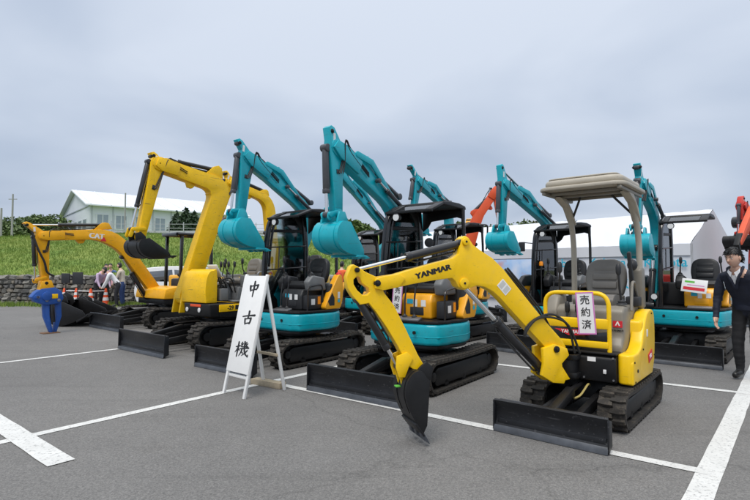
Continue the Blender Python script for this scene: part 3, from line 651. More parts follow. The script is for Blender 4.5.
# ================================================================== YELLOW MINI EXCAVATOR WITH BEIGE CANOPY
def build_yellow_mini():
    loc = Vector((2.27, 5.20, 0)); psi = 220; psib = 250
    root = empty('mini_excavator', loc, psi, label='small yellow mini excavator with beige canopy, its bucket resting on the asphalt', cat='excavator')
    undercarriage(root, .85, .71, .23, -.82, .80, .36, 1.30, .95, .27, True, .44)
    # ---- upper body
    b = B(); b.prism(rrect(-.44, .40, -.50, .46, .12), .40, .46, 'z', .01); b.obj('turntable_deck', black, root)
    b = B(); b.prism([(.40, .37), (.50, .38), (.51, .60), (.47, .635), (.2, .635), (.2, .37)], -.334, .27, 'x', .018); fp = b.obj('front_body_panel', black, root)
    sheet('caution_sticker', frame((-.12, .514, .585), (-1, 0, 0), (0, 0, 1)), .075, .04, paper, fp)
    b = B(); b.box((-.235, .512, .48), (.028, .012, .04), .004); b.obj('latch', lens, fp)
    tail = [(-.455, -.02)] + arc(0, -.08, .49, 205, 335, 16)[0:] + [(.44, -.02), (.44, .05), (-.455, .05)]
    b = B(); b.prism([(x, y) for x, y in tail], .475, .93, 'z', .035, 3); b.obj('counterweight', yel, root)
    b = B(); b.prism([(x * 1.01, y * 1.012 - .003) for x, y in tail], .37, .474, 'z', .02); b.obj('rear_bumper', black, root)
    side = [(p.x, p.y) for p in smooth([(.475, .375), (.48, .50), (.465, .60), (.30, .645), (.14, .70), (.04, .83), (-.10, .985), (-.30, 1.02), (-.42, .96), (-.44, .70), (-.40, .50)], 3)] + [(-.30, .375)]
    b = B(); b.prism(side, -.47, -.352, 'x', .02, 3); so = b.obj('side_cover', yel, root)
    b = B(); b.prism(rrect(-.472, -.335, .16, .492, .055, 5), .378, .648, 'z', .02, 3); b.obj('corner_cover', yel, root)
    b = B(); b.cyl((-.479, .33, .49), (-.466, .33, .49), .016, n=12); b.obj('cover_lock', black, so)
    b = B(); b.box((-.4725, -.20, .56), (.004, .17, .09), .001, Matrix.Rotation(R(-14), 4, 'X')); b.obj('red_side_decal', redprint, so)
    put_text('cover_lettering', so, 'ViO', .055, paper, frame((-.4755, -.20, .56), (0, -1, .2), (0, .2, 1)), offset=.002)
    b = B(); b.box((-.4725, -.08, .80), (.004, .05, .07), .001); b.obj('info_sticker', paper, so)
    b = B(); b.prism([(.40, .474), (.44, .60), (.10, .70), (-.3, .95), (-.40, .80), (-.40, .474)], .385, .45, 'x', .02); b.obj('right_side_cover', yel, root)
    # beige housing below the seat, and floor
    b = B(); b.prism([(.36, .62), (.36, .70), (.30, .78), (.29, 1.02), (.24, 1.07), (-.42, 1.07), (-.45, .62)], -.350, .30, 'x', .025, 3); hs = b.obj('seat_housing', beige2, root)
    b = B(); b.box((.08, .300, .90), (.34, .008, .16), .002); b.obj('housing_hatch', beige2, hs)
    sheet('red_logo_plate', frame((-.300, .304, .905), (-1, 0, 0), (0, 0, 1)), .085, .062, redprint, hs)
    put_text('logo_mark', hs, '∧', .06, paper, frame((-.300, .306, .912), (-1, 0, 0), (0, 0, 1)), offset=.003)
    put_text('maker_lettering', hs, 'YANMAR', .026, inkm, frame((-.300, .306, .845), (-1, 0, 0), (0, 0, 1)), offset=.0008)
    b = B(); b.box((.01, .44, .645), (.70, .16, .02), .006); b.obj('floor_plate', black, root)
    seat(root, (-.03, -.08, 1.06), vinyl, beige2, .92)
    # right console, lever stand and arm-rest box
    b = B(); b.prism([(.30, .72), (.32, .98), (.22, 1.16), (.02, 1.18), (-.05, .72)], .27, .40, 'x', .03, 3); b.obj('right_console', beige2, root)
    b = B(); b.prism([(-.28, 1.02), (-.24, 1.42), (-.30, 1.46), (-.40, 1.44), (-.42, 1.02)], -.40, -.27, 'x', .025, 3); b.obj('left_stack_box', beige2, root)
    b = B(); b.box((-.335, -.17, 1.10), (.13, .12, .10), .015); b.obj('left_lever_base', plast, root)
    lever(root, (-.30, .14, 1.08), (-.285, .18, 1.40)); lever(root, (.30, .14, 1.17), (.28, .19, 1.42))
    b = B(); b.beam((-.33, -.22, 1.12), (-.33, -.04, 1.60), .035, .05, .01); b.obj('safety_lever', plast, root)
    b = B(); b.ball((-.335, -.15, 1.47), (.05, .06, .06), 12); b.obj('work_lamp_rear', plast, root)
    for x in (.06, .16):
        lever(root, (x, .38, .66), (x, .33, 1.02))
    # yellow front guard with lower panel
    b = B(); b.tube(bend([(.335, .45, .66), (.335, .46, 1.20), (-.265, .46, 1.20), (-.265, .45, .62)], .13, 7), .021, 12); gd = b.obj('front_guard_rail', yel, root)
    b = B(); b.prism([(.435, .86), (.478, .865), (.482, .955), (.435, .96)], -.262, .332, 'x', .008); b.obj('guard_panel', yel, gd)
    b = B(); b.prism([(.435, .68), (.478, .685), (.482, .745), (.435, .75)], -.262, .332, 'x', .008); b.obj('guard_panel', yel, gd)
    b = B(); b.prism([(-.25, .752), (.30, .752), (.33, .858), (.02, .858), (-.02, .835), (-.15, .825), (-.25, .84)], .445, .47, 'y', .004); b.obj('guard_recess', blackg, gd)
    b = B(); b.prism([(.24, .845), (-.02, .845), (-.10, .80), (.10, .785)], .471, .4735, 'y'); st = b.obj('red_stripe_decal', redprint, gd)
    put_text('stripe_lettering', st, 'YANMAR', .045, paper, frame((.08, .4755, .822), (-1, 0, 0), (0, 0, 1)), offset=.001)
    for (x, y, z) in [(-.31, .512, .61), (-.31, .508, .41), (.05, .512, .61), (.22, .512, .61), (.22, .508, .41), (-.05, .508, .41)]:
        t = B(); t.cyl((x, y, z), (x, y + .010, z), .010, n=6); t.obj('panel_bolt', steel, fp)
    for (y, z) in [(.42, .40), (.44, .58), (.10, .66), (-.28, .98), (-.38, .55)]:
        t = B(); t.cyl((-.470, y, z), (-.478, y, z), .009, n=6); t.obj('cover_bolt', black, so)
    # beige two-post canopy
    rf = [(x, y) for x, y in rrect(-.42, .42, -.52, .45, .14)]
    b = B(); b.prism(rf, 2.225, 2.262, 'z', .012); b.prism([(x * .90, y * .88 + .005) for x, y in rf], 2.263, 2.335, 'z', .03, 3); roof = b.obj('canopy_roof', beige, root)
    t = B(); t.prism([(x * .80, y * .50 + .16) for x, y in rf], 2.336, 2.352, 'z', .008); t.obj('roof_panel', beige, roof)
    for y in (-.25, .02, .25):
        t = B(); t.box((0, y, 2.207), (.66, .05, .03), .008); t.obj('roof_rib', beige2, roof)
    for sx in (-1, 1):
        t = B(); t.box((sx * .36, -.02, 2.205), (.04, .84, .034), .008); t.obj('roof_rib', beige2, roof)
    for sx in (-1, 1):
        t = B(); t.tube(bend([(sx * .34, -.44, .90), (sx * .34, -.44, 1.75), (sx * .33, -.28, 2.09), (sx * .33, -.02, 2.20)], .28, 8), .030, 12); t.obj('canopy_post', beige, root)
        t = B(); t.prism([(-.10, 2.20), (-.30, 2.07), (-.40, 1.93), (-.37, 1.93), (-.18, 2.11), (.12, 2.20)], sx * .29, sx * .375, 'x', .012); t.obj('post_gusset', beige, root)
        t = B(); t.tube([(sx * .335, -.36, 1.97), (sx * .16, -.12, 2.20)], .012, 8); t.obj('roof_brace', plast, root)
    t = B(); t.tube(bend([(-.35, -.36, .98), (-.36, -.12, 1.30), (-.36, -.02, 1.30), (-.37, .08, 1.02)], .05, 5), .014, 8); t.obj('grab_handle', beige2, root)
    # sold notice hung on the guard
    nb = B(); nb.prism([(0, 0), (.165, 0), (.165, .40), (0, .40)], -.0012, .0012, 'y')
    Mn = Matrix.Translation((-.165, .492, .815)) @ Matrix.Rotation(R(4), 4, 'Y')
    no = nb.obj('sold_notice', paper, root, Mn); notice_print(no, Mn, .165, .40)
    # ---- boom foot and swing bracket (boom plane)
    M, o = rig_frame(loc, psi, psib, 0.115, 0.80)
    # bring the plane onto the traced place
    q = lambda x, y: onplane(x, y, o, psib)
    Q = lambda L: [q(*p) for p in L]
    b = B(); b.cyl((.10, .52, .38), (.10, .52, .62), .10, n=20, bevel=.01); b.prism(rrect(-.02, .22, .25, .62, .05), .40, .45, 'z', .006); b.prism(rrect(-.02, .22, .25, .62, .05), .57, .62, 'z', .006); b.obj('swing_mount', black, root)
    br = Q([(537, 347), (549, 343), (561, 347), (563, 354), (556, 362), (557, 371), (560, 377), (558, 382), (547, 381), (536, 374), (538, 362)])
    b = B()
    for sx in (-1, 1): b.prism(br, sx * .045, sx * .085, 'x', .008)
    b.prism(Q([(538, 372), (558, 380), (566, 378), (556, 362), (545, 358)]), -.06, .06, 'x', .008)
    p0 = Vector((0, *q(552, 372))); 
    b.obj('swing_bracket', yel, root, M)
    bo = Q([(374, 281), (377, 278), (391, 275), (409, 269.5), (430, 263.5), (450, 258.5), (456, 254), (457.5, 245), (459, 238.5), (462, 236), (465.5, 238), (470, 245), (478, 251), (489, 258), (500, 269), (513, 285.5), (535, 313), (558, 339), (562, 346), (560, 353), (553, 355), (545, 350), (527, 331), (510, 312.5), (497, 298), (490, 291.5), (482, 287), (474, 285.5), (468, 287.5), (461, 290), (455, 286.5), (452.5, 281), (449, 278), (430, 280.5), (410, 284), (399, 286.5), (386, 288.5), (376, 287.5)])
    b = B(); b.prism(bo, -.055, .055, 'x', .008, 2); boom = b.obj('boom', yel, root, M)
    # lettering on the near (left-hand) web
    tl = Vector((0, *q(417, 276.2))); tr = Vector((0, *q(444, 268.6)))
    off = Vector((-.0565, 0, 0))
    put_text('boom_lettering', boom, 'YANMAR', .068, inkm, M @ frame(q3(q(430.5, 271.8), -.0563), tr - tl, Vector((0, 0, 1))), offset=0, bold=.005, shear=.0, sx=1.2, ext=.0006)
    sheet('white_sticker', M @ frame(q3(q(500.5, 287), -.0565), Vector((0, *q(492, 279))) - Vector((0, *q(508, 298))), Vector((0, *q(505, 282))) - Vector((0, *q(495, 293)))), .125, .085, paper, boom)
    for dx in (-.03, .03):
        sheet('sticker_print', M @ frame(q3(q(500.5, 287), -.0580), Vector((0, *q(492, 279))) - Vector((0, *q(508, 298))), Vector((0, *q(505, 282))) - Vector((0, *q(495, 293)))) @ Matrix.Translation((dx, 0, 0)), .045, .065, mat('pale print', (.55, .55, .52), .6), boom, th=.0006)
    for sx in (-1, 1):
        fl = B(); fl.prism(Q([(372, 279), (380, 276.5), (396, 274), (402, 278), (396, 287), (380, 290), (372, 288)]), sx * .0555, sx * .075, 'x', .005); fl.obj('boom_cheek', yel, boom, M)
        fl = B(); fl.cyl((sx * .055, *q(462, 242)), (sx * .078, *q(462, 242)), .033, bevel=.004); fl.obj('pin_boss', yel, boom, M)
        fl = B(); fl.cyl((sx * .055, *q(460.5, 283)), (sx * .075, *q(460.5, 283)), .045, bevel=.004); fl.obj('pin_boss', yel, boom, M)
    ao = Q([(349, 266.5), (352, 264.5), (356, 266.5), (364, 272), (374, 276.5), (379, 281), (380, 288), (383, 293.5), (392, 305), (404, 329), (415.5, 353.5), (425.5, 370.5), (427, 374.5), (422, 377), (416, 373.5), (412, 369), (405, 364), (396, 346), (385, 327.5), (374, 311.5), (367, 303), (358.5, 304.5), (351, 296), (346, 287.5), (345, 277)])
    ho = Q([(352, 279.5), (355.5, 276), (358, 277.5), (360, 283), (367, 288), (368, 292), (365.5, 294.5), (361, 295), (355.5, 290), (352, 284)])
    me = holed(ao, [ho], .092, .006)
    me.transform(Matrix(((0, 0, 1, 0), (1, 0, 0, 0), (0, 1, 0, 0), (0, 0, 0, 1)))); me.transform(M); me.materials.clear(); me.materials.append(yel)
    me.polygons.foreach_set('use_smooth', [True] * len(me.polygons)); me.set_sharp_from_angle(angle=R(35)); arm = link('arm', me, root)
    pins(root, M, [q(374.5, 283), q(421, 372)], .082, .026); pins(root, M, [q(462, 242), q(460.5, 283), q(355, 270)], .070, .02); pins(root, M, [q(550, 348)], .10, .03)
    # cylinders
    cylinder(root, M, q(461, 243.5), q(355.5, 270), .036, .016, .545, cyld)
    cylinder(root, M, q(543, 371), q(461, 284), .043, .022, .60, cyld)
    cylinder(root, M, q(358, 299), q(398, 366), .033, .017, .74, cyld)
    t = B()
    for sx in (-1, 1):
        t.prism(Q([(394, 355), (404, 351), (410, 357), (406, 365), (402, 376), (396, 376), (393, 366)]), sx * .048, sx * .066, 'x', .004)
        t.prism(ribbon(Q([(398, 366), (402, 382)]), [.024, .024]), sx * .026, sx * .042, 'x', .003)
    t.obj('bucket_link', yel, root, M)
    # bucket
    hv = Vector(q(420, 377)); tip = Vector(q(418, 440))
    d = tip - hv; ang = math.degrees(math.atan2(d.y, d.x))
    bk = bucket(root, M, tuple(hv), ang, d.length / 1.14, .25, black, 3, side=1, depth=.42, tooth_m=edge)
    g_ = B(); g_.box((0, *q(398, 386)), (.05, .05, .012), .003); g_.obj('green_tag', greenp, bk, M)
    # hoses
    h = B()
    for k, sx in enumerate((-.035, 0, .035)):
        h.tube([(sx, *q(553, 338)), (sx, *q(538, 309 + k)), (sx, *q(520, 286)), (sx, *q(505, 268 + k))], .010, 6)
    for k, sx in enumerate((-.062, -.075)):
        h.tube(smooth([(sx, *q(570 + 4 * k, 352)), (sx, *q(563, 325)), (sx, *q(548, 314 + 3 * k)), (sx, *q(532, 318)), (sx, *q(522, 327 + 2 * k)), (sx, *q(520, 336))], 5), .011, 6)
    h.obj('hydraulic_hose', hose, root, M)
    hh = B()
    for k in range(3): hh.tube(smooth([(.05 + .04 * k, .45, .50), (.06 + .04 * k, .62, .58 + .03 * k), (.09, .74, .66), (.11, .80, .62)], 5), .012, 6)
    hh.obj('swing_hose', hose, root)
    yh = B(); yh.tube(smooth([(-.05, .35, .30), (-.08, .5, .34), (-.05, .62, .26), (-.02, .70, .24)], 5), .010, 6); yh.obj('blade_hose', mat('yellowed hose', (.45, .36, .12), .5), root)
def q3(p, x): return Vector((x, p[0], p[1]))
def notice_print(no, Mn, wd, ht):
    """sold notice: white paper, magenta border, three black characters"""
    t = B(); e_ = .0016; bw = .012
    for (x, z, a, c) in ((wd / 2, ht - bw / 2, wd, bw), (wd / 2, bw / 2, wd, bw), (bw / 2, ht / 2, bw, ht - 2 * bw), (wd - bw / 2, ht / 2, bw, ht - 2 * bw)):
        t.box((x, e_, z), (a, .0012, c))
    t.obj('notice_border', pinkp, no, Mn)
    for i, ch in enumerate('売約済'):
        put_text('notice_character', no, ch, wd * .56, inkm, Mn @ frame((wd / 2, .0024, ht * (.80 - .29 * i)), (-1, 0, 0), (0, 0, 1)), offset=.0012, ext=.0004)
build_yellow_mini()

# ================================================================== TEAL MACHINES
def teal_machine(loc, psi, label, offx, J, opt, psib=None, group=None):
    loc = Vector((loc[0], loc[1], 0)); root = empty('excavator', loc, psi, label=label, cat='excavator')
    sep = opt.get('sep', False); W = opt.get('w', 1.32); tw = .27
    undercarriage(root, 1.0, W - tw, tw, opt.get('y0', -.95), opt.get('y1', .95), .40, 1.42, W + .02, .31, sep, .50)
    # skirt ring
    ps_ = opt.get('ps', 1.0); plan = [(x * ps_, y * ps_) for x, y in arc(0, -.02, .66, 158, 382, 30) + [(.60, .36), (.52, .50), (.36, .57), (-.42, .57), (-.56, .50), (-.615, .34)]]
    b = B(); b.prism([(x * .93, y * .93) for x, y in plan], .455, .50, 'z', .012); b.obj('swing_deck', black, root)
    b = B(); b.prism(plan, .502, .765, 'z', .045, 3); sk = b.obj('skirt', teal, root)
    b = B(); b.prism([(x * 1.004, y * 1.004) for x, y in plan], .60, .615, 'z', .004); b.obj('skirt_seam', teal, sk)
    b = B(); b.prism([(x * .985, y * .985) for x, y in plan], .766, .80, 'z', .008); b.obj('floor_deck', black, root)
    # engine cover at the tail
    tail = arc(0, -.04, .60, 190, 350, 22) + [(.54, -.12), (-.54, -.12)]
    b = B(); b.prism(tail, .801, 1.20, 'z', .06, 3); b.obj('engine_hood', plast, root)
    # pointed orange cover on the operator's side of the tail
    pts = [(p.x, p.y) for p in smooth([(-.02, .805), (.0, .86), (-.10, 1.03), (-.24, 1.25), (-.31, 1.34), (-.37, 1.33), (-.40, 1.20), (-.40, .98), (-.36, .85), (-.32, .805)], 4)]
    b = B(); b.prism(pts, -.615, -.50, 'x', .025, 3); oc = b.obj('tail_cover', orange, root)
    b = B(); b.ball((-.56, -.36, 1.335), (.05, .05, .055), 12); b.obj('red_tail_lamp', redprint, oc)
    b = B(); b.prism([(-.09, .86), (-.05, .93), (-.15, 1.06), (-.20, .98), (-.20, .86)], -.617, -.6155, 'x'); b.obj('cover_vent', plast, oc)
    sheet('cover_sticker', frame((-.618, -.30, 1.02), (0, -1, 0), (0, 0, 1)), .05, .10, paper, oc); sheet('cover_sticker', frame((-.6185, -.30, .93), (0, -1, 0), (0, 0, 1)), .05, .05, cyanp, oc)
    # right hand cowl beside the boom
    cw = [(p.x, p.y) for p in smooth([(.50, .805), (.53, .95), (.46, 1.12), (.32, 1.23), (.10, 1.25), (-.05, 1.20), (-.10, .805)], 4)]
    b = B(); b.prism(cw, .545, .64, 'x', .03, 3); b.obj('right_cowl', orange, root)
    b = B(); b.prism([(.30, 1.10), (.46, 1.06), (.44, 1.20), (.30, 1.31), (.08, 1.33), (-.08, 1.28), (-.10, 1.10)], .538, .646, "x", .03, 3); b.obj('cowl_top', plast, root)
    # seat on an orange box
    sx = opt.get('seatx', -.16)
    b = B(); b.prism([(.30, .802), (.31, 1.02), (.26, 1.12), (-.20, 1.12), (-.20, .802)], sx - .23, sx + .23, 'x', .03, 3); sbx = b.obj('seat_box', plast if opt.get('sbox') else orange, root)
    b = B(); b.box((sx - .02, .304, .90), (.20, .012, .10), .004); b.obj('seat_box_hatch', plast if opt.get('hatch', True) else orange, sbx)
    for k, (dx, dz, ww, hh, mm) in enumerate(((-.12, 1.0, .07, .08, paper), (.08, 1.02, .09, .06, cyanp), (.0, 1.0, .06, .09, paper))):
        sheet('warning_sticker', frame((sx + dx, .311, dz), (-1, 0, 0), (0, 0, 1)), ww, hh, mm, sbx)
    seat(root, (sx, -.05, 1.13), vinylb, plast, .95)
    for s in (-1, 1):
        b = B(); b.prism([(.24, 1.10), (.28, 1.24), (.18, 1.34), (-.08, 1.30), (-.12, 1.10)], sx + s * .24, sx + s * .36, 'x', .025, 3); b.obj('lever_console', gpl if s < 0 else plast, root)
        lever(root, (sx + s * .30, .16, 1.33), (sx + s * .28, .20, 1.56))
    if opt.get('hatch', True):
     for dx in (-.08, .06): lever(root, (sx + dx, .46, .81), (sx + dx, .42, 1.24))
    b = B(); b.box((sx - .02, .50, .815), (.34, .10, .03), .008, Matrix.Rotation(R(-14), 4, 'X')); b.obj('pedal_plate', steel, root)
    b = B(); b.tube(bend([(-.52, .30, .80), (-.52, .30, 1.16), (-.52, -.02, 1.20), (-.52, -.04, .80)], .08, 5), .013, 8); b.obj('grab_rail', cyld, root)
    b = B(); b.box((-.45, .12, .92), (.14, .30, .22), .02); b.obj('tool_box', plast, root); sheet('tool_box_sticker', frame((-.5215, .18, .93), (0, -1, 0), (0, 0, 1)), .08, .09, paper, root); sheet('tool_box_sticker', frame((-.5215, .05, .95), (0, -1, 0), (0, 0, 1)), .06, .12, amber, root)
    # canopy: glazed frame on the boom side, roof over the seat
    zr = opt.get('roof', 2.33)
    xr = .27; xl = -.40
    kind = opt.get('canopy', 'side')
    yz = lambda P: [(p.y, p.z) for p in P]
    fpost = bend([(xr, .50, .80), (xr, .47, 1.72), (xr, .37, zr - .12), (xr, .02, zr - .035)], .34, 8)
    b = B(); b.prism(ribbon(yz(fpost), [.036] * len(fpost)), xr - .032, xr + .032, 'x', .010, 2); b.obj('front_post', blackg, root)
    b = B(); b.prism(ribbon([(p[0] - .085, p[1] - .03) for p in yz(fpost)][2:-4], [.014] * (len(fpost) - 6)), xr - .02, xr + .02, 'x', .005); b.obj('post_tube', blackg, root)
    rp = bend([(xr, -.42, .80), (xr, -.42, 1.8), (xr, -.36, zr - .03)], .2, 5)
    b = B(); b.prism(ribbon(yz(rp), [.045] * len(rp)), xr - .028, xr + .028, 'x', .010, 2); b.obj('rear_post', blackg, root)
    b = B(); b.prism([(-.40, zr - .05), (-.43, zr - .34), (-.30, zr - .36), (-.24, zr - .20), (-.12, zr - .08), (.04, zr - .05)], xr - .012, xr + .012, 'x', .004); b.obj('side_header', black, root)
    if kind != 'open':
     b = B(); b.prism([(xl, zr - .04), (xr, zr - .04), (xr, zr - .34), (xr - .09, zr - .28), (xr - .14, zr - .20), (xl + .12, zr - .16), (xl, zr - .20)], -.50, -.475, 'y', .004); b.obj('rear_header', black, root)
    if kind != 'open':
        rl = [(xl + .02, -.46, zr - .03), (xl + .02, -.50, 1.9), (xl + .02, -.50, 1.15)]
        b = B(); b.tube(bend(rl, .1, 5), .026, 8); b.obj('rear_left_post', blackg, root)
    if kind == 'loop':
        b = B(); b.tube(bend([(xl, -.30, zr - .02), (xl - .16, -.38, zr - .03), (xl - .10, -.48, zr - .34), (xl - .06, -.50, zr - .55)], .06, 6), .018, 8); b.obj('canopy_loop', cyld, root)
    rx0, rx1 = xl, xr + .03
    b = B(); b.prism([(.12, zr - .05), (.10, zr - .005), (-.10, zr + .012), (-.34, zr + .014), (-.52, zr - .012), (-.54, zr - .06), (-.3, zr - .06)], rx0, rx1, 'x', .014, 3); rfo = b.obj('canopy_roof', black, root)
    # visor: the sloping front of the roof with a window
    v0 = Vector((0, .385, zr - .14)); v1 = Vector((0, .10, zr - .03))
    for (xa, xb) in ((rx0, rx0 + .11), (rx1 - .13, rx1)):
        b = B(); b.beam(((xa + xb) / 2, v0.y, v0.z), ((xa + xb) / 2, v1.y, v1.z), xb - xa, .03, .006); b.obj('visor_side', black, rfo)
    b = B(); b.beam((rx0, .39, zr - .145), (rx1, .39, zr - .145), .05, .035, .008); b.obj('visor_bar', black, rfo)
    b = B(); b.beam(((rx0 + rx1) / 2, v0.y - .02, v0.z + .005), ((rx0 + rx1) / 2, v1.y, v1.z), rx1 - rx0 - .24, .006); b.obj('visor_glass', gl, rfo)
    # side screen with bars
    b = B(); b.prism([(.44, 1.05), (.42, 1.75), (.34, zr - .14), (.0, zr - .07), (-.34, zr - .10), (-.38, 1.05)], xr - .004, xr + .004, 'x'); b.obj('side_glass', gl, root)
    for z in (1.42, 1.78):
        b = B(); b.tube([(xr - .03, .47, z), (xr - .03, -.40, z + .05)], .011, 6); b.obj('screen_bar', cyld, root)
    b = B(); b.tube([(xr - .03, .22, 1.42), (xr - .03, .20, 1.80)], .009, 6); b.obj('screen_bar', cyld, root)
    b = B(); b.beam((xr, .41, zr - .34), (xr, -.40, zr - .30), .03, .05, .006); b.obj('screen_header', black, root)
    # lamp under the visor and a mirror on the front post
    b = B(); b.cyl((.12, .36, zr - .20), (.12, .42, zr - .21), .05, .055, bevel=.006); lh = b.obj('work_lamp', cyld, root)
    b = B(); b.cyl((.12, .421, zr - .21), (.12, .426, zr - .21), .046); b.obj('lamp_lens', lens, lh)
    if opt.get('mirror'):
        b = B(); b.tube([(xr + .03, .44, 1.92), (xr + .18, .50, 1.94), (xr + .20, .52, 1.90)], .009, 6); b.box((xr + .21, .53, 1.86), (.13, .03, .18), .012); mo = b.obj('mirror', plast, root)
        b = B(); b.box((xr + .21, .5135, 1.86), (.11, .002, .16), .0005); b.obj('mirror_glass', mirror, mo)
    if kind == 'loop':
        b = B(); b.tube([(xr, .46, 1.95), (xr + .05, .55, 2.0)], .010, 6); b.cyl((xr + .05, .55, 2.0), (xr + .04, .58, 2.0), .10, n=18, bevel=.008); b.obj('round_mirror', plast, root)
    if opt.get('beacon'):
        b = B(); b.cyl((.16, .40, .80), (.16, .40, 1.50), .012); bo_ = b.obj('beacon_pole', cyld, root); b = B(); b.lathe([(.036, 0), (.038, .05), (.026, .08)], (.16, .40, 1.50), 12); b.obj('amber_lens', amber, bo_)
    if opt.get('hlamp'):
        b = B(); b.cyl((.36, .50, .98), (.36, .56, .97), .05, .055, bevel=.006); lh = b.obj('head_lamp', cyld, root)
        b = B(); b.cyl((.36, .561, .97), (.36, .568, .97), .047); b.obj('lamp_lens', lens, lh)
    for x in (-.25, .22):
        b = B(); b.cyl((x, .569, .66), (x, .582, .66), .022); b.obj('skirt_plug', black, sk)
    # boom
    ps = psib or psi
    M, o = rig_frame(loc, psi, ps, offx)
    if 'px' in J: J = {k: (onplane(v[0], v[1], o, ps) if k != 'px' else v) for k, v in J.items()}
    offset_rig(root, M, opt.get('F', (.34, .92)), J['K'], J['T'], J['A'], J['B'], teal, opt.get('bang', 232), opt.get('bl', .40), opt.get('bw', .46), **opt.get('rig', {}))
    b = B()
    for s in (-1, 1): b.prism([(.16, .77), (.56, .77), (.52, .94), (.42, 1.06), (.28, 1.05), (.18, .94)], offx + s * .085, offx + s * .125, 'x', .008)
    b.obj('boom_mount', black, root)
    return root
PXJ = lambda **k: dict(px=1, **k)
teal_machine((.62, 6.70), 217, 'teal excavator with a sold notice on its orange seat box, behind the yellow boom', .43,
    PXJ(K=(402, 214), T=(334, 148), A=(329, 130), B=(336.5, 221)), dict(sep=True, ps=.95, w=1.36, roof=2.31, F=(.22, .92), bang=230, bl=.51, bw=.38, mirror=False, rig=dict(wK=.125, wT=.10, armw=.100), seatx=-.10))
teal_machine((-1.25, 8.17), 218, 'teal excavator directly behind the white signboard, with a glazed bar screen', .43,
    PXJ(K=(314, 217), T=(246, 157), A=(238, 142), B=(240, 218)), dict(roof=2.39, F=(.10, .92), bang=231, bl=.58, bw=.42, w=1.30, sbox=1, rig=dict(wK=.125, wT=.10, armw=.105)))
teal_machine((1.75, 10.8), 220, 'teal excavator whose black canopy has a bent tube at its rear corner', .43,
    PXJ(K=(452, 212), T=(417, 181), A=(410, 167), B=(413, 214)), dict(roof=2.42, canopy='loop', F=(.10, .92), bang=230, bl=.50, bw=.42, sbox=1))
teal_machine((0.0, 12.0), 220, 'teal excavator farthest back, at the grass bank end of the rear row', .43,
    PXJ(K=(390, 233), T=(338, 172), A=(330, 160), B=(331, 214)), dict(roof=2.38, F=(.0, .92), bang=230, bl=.50, bw=.42, sbox=1, mirror=True))
teal_machine((3.5, 9.5), 226, 'teal excavator with side mirror and amber beacon, behind the beige canopied mini', .43,
    PXJ(K=(553, 227), T=(503, 184), A=(500, 167), B=(502, 231)), dict(roof=2.30, F=(.12, .92), bang=232, bl=.47, bw=.42, sbox=1, mirror=True, beacon=True))
E6 = teal_machine((5.35, 8.65), 221, 'teal excavator with a white and red notice board, beside the standing man', .43,
    dict(K=(-.12, 2.36), T=(1.06, 2.84), A=(1.20, 3.10), B=(1.30, 2.00)), dict(roof=2.37, F=(.25, .92), bang=236, bl=.44, bw=.40, hlamp=True, canopy='open', seatx=-.26, hatch=False))
nb = B(); nb.box((0, 0, 0), (.36, .004, .22), .0015); Mn = Matrix.Translation((-.20, .42, 1.16)) @ Matrix.Rotation(R(-7), 4, 'Y') @ Matrix.Rotation(R(10), 4, 'X')
no = nb.obj('notice_board', paper, E6, Mn)
t = B(); t.box((0, .0032, -.05), (.30, .0015, .05)); t.obj('red_print_band', redprint, no, Mn)
t = B(); t.box((.07, .0032, .06), (.14, .0015, .03)); t.obj('green_print_band', greenp, no, Mn)
t = B(); t.box((-.02, .0032, .01), (.24, .0015, .012)); t.obj('pink_print_band', pinkp, no, Mn)
# sold notice on the teal machine beside the yellow mini
e2 = [o for o in C.objects if o.name == 'excavator'][0]
nb = B(); nb.prism([(0, 0), (.15, 0), (.15, .36), (0, .36)], -.0012, .0012, 'y'); Mn = Matrix.Translation((.06, .40, .86)) @ Matrix.Rotation(R(-5), 4, 'Y')
no = nb.obj('sold_notice', paper, e2, Mn); notice_print(no, Mn, .15, .36)
b = B(); b.tube([(.20, .40, 1.22), (.02, .40, 1.23)], .008, 6); b.obj('notice_bar', cyld, e2)

# ================================================================== OTHER MACHINES
def plain_machine(name, loc, psi, label, paint, J, off, opt, psib=None):
    loc = Vector((loc[0], loc[1], 0)); root = empty(name, loc, psi, label=label, cat='excavator')
    k = opt.get('k', 1.2); W = 1.5 * k / 1.2
    undercarriage(root, k, W - .32, .32, -1.05 * k, 1.0 * k, .50, 1.45 * k, W + .04, .36, False, .62)
    plan = [(x * k, y * k) for x, y in arc(0, -.05, .64, 170, 370, 26) + [(.60, .50), (.52, .66), (-.52, .66), (-.60, .50)]]
    b = B(); b.prism([(x * .97, y * .97) for x, y in plan], .56, .70, 'z', .02); b.obj('swing_deck', black, root)
    tail = [(x * k, y * k) for x, y in arc(0, -.05, .63, 178, 362, 22)]
    b = B(); b.prism(tail, .70, 1.28, 'z', .06, 3); b.obj('engine_hood', paint, root)
    M, o = rig_frame(loc, psi, psib or psi, off)
    if 'px' in J: J = {a: (onplane(v[0], v[1], o, psib or psi) if a != 'px' and abs(v[0]) > 12 else v) for a, v in J.items()}
    boom = offset_rig(root, M, J['F'], J['K'], J['T'], J['A'], J['B'], paint, opt.get('bang', 230), opt.get('bl', .5), opt.get('bw', .55), links=False, **opt.get('rig', {}))
    f = J['F']; b = B()
    for s in (-1, 1): b.prism([(.3 * k, .62), (f[0] + .2, .62), (f[0] + .14, f[1] + .08), (f[0], f[1] + .14), (f[0] - .16, f[1] + .06), (.3 * k, .80)], off + s * .10, off + s * .15, 'x', .01)
    b.obj('boom_mount', paint, root)
    return root, k, M, o, boom, J
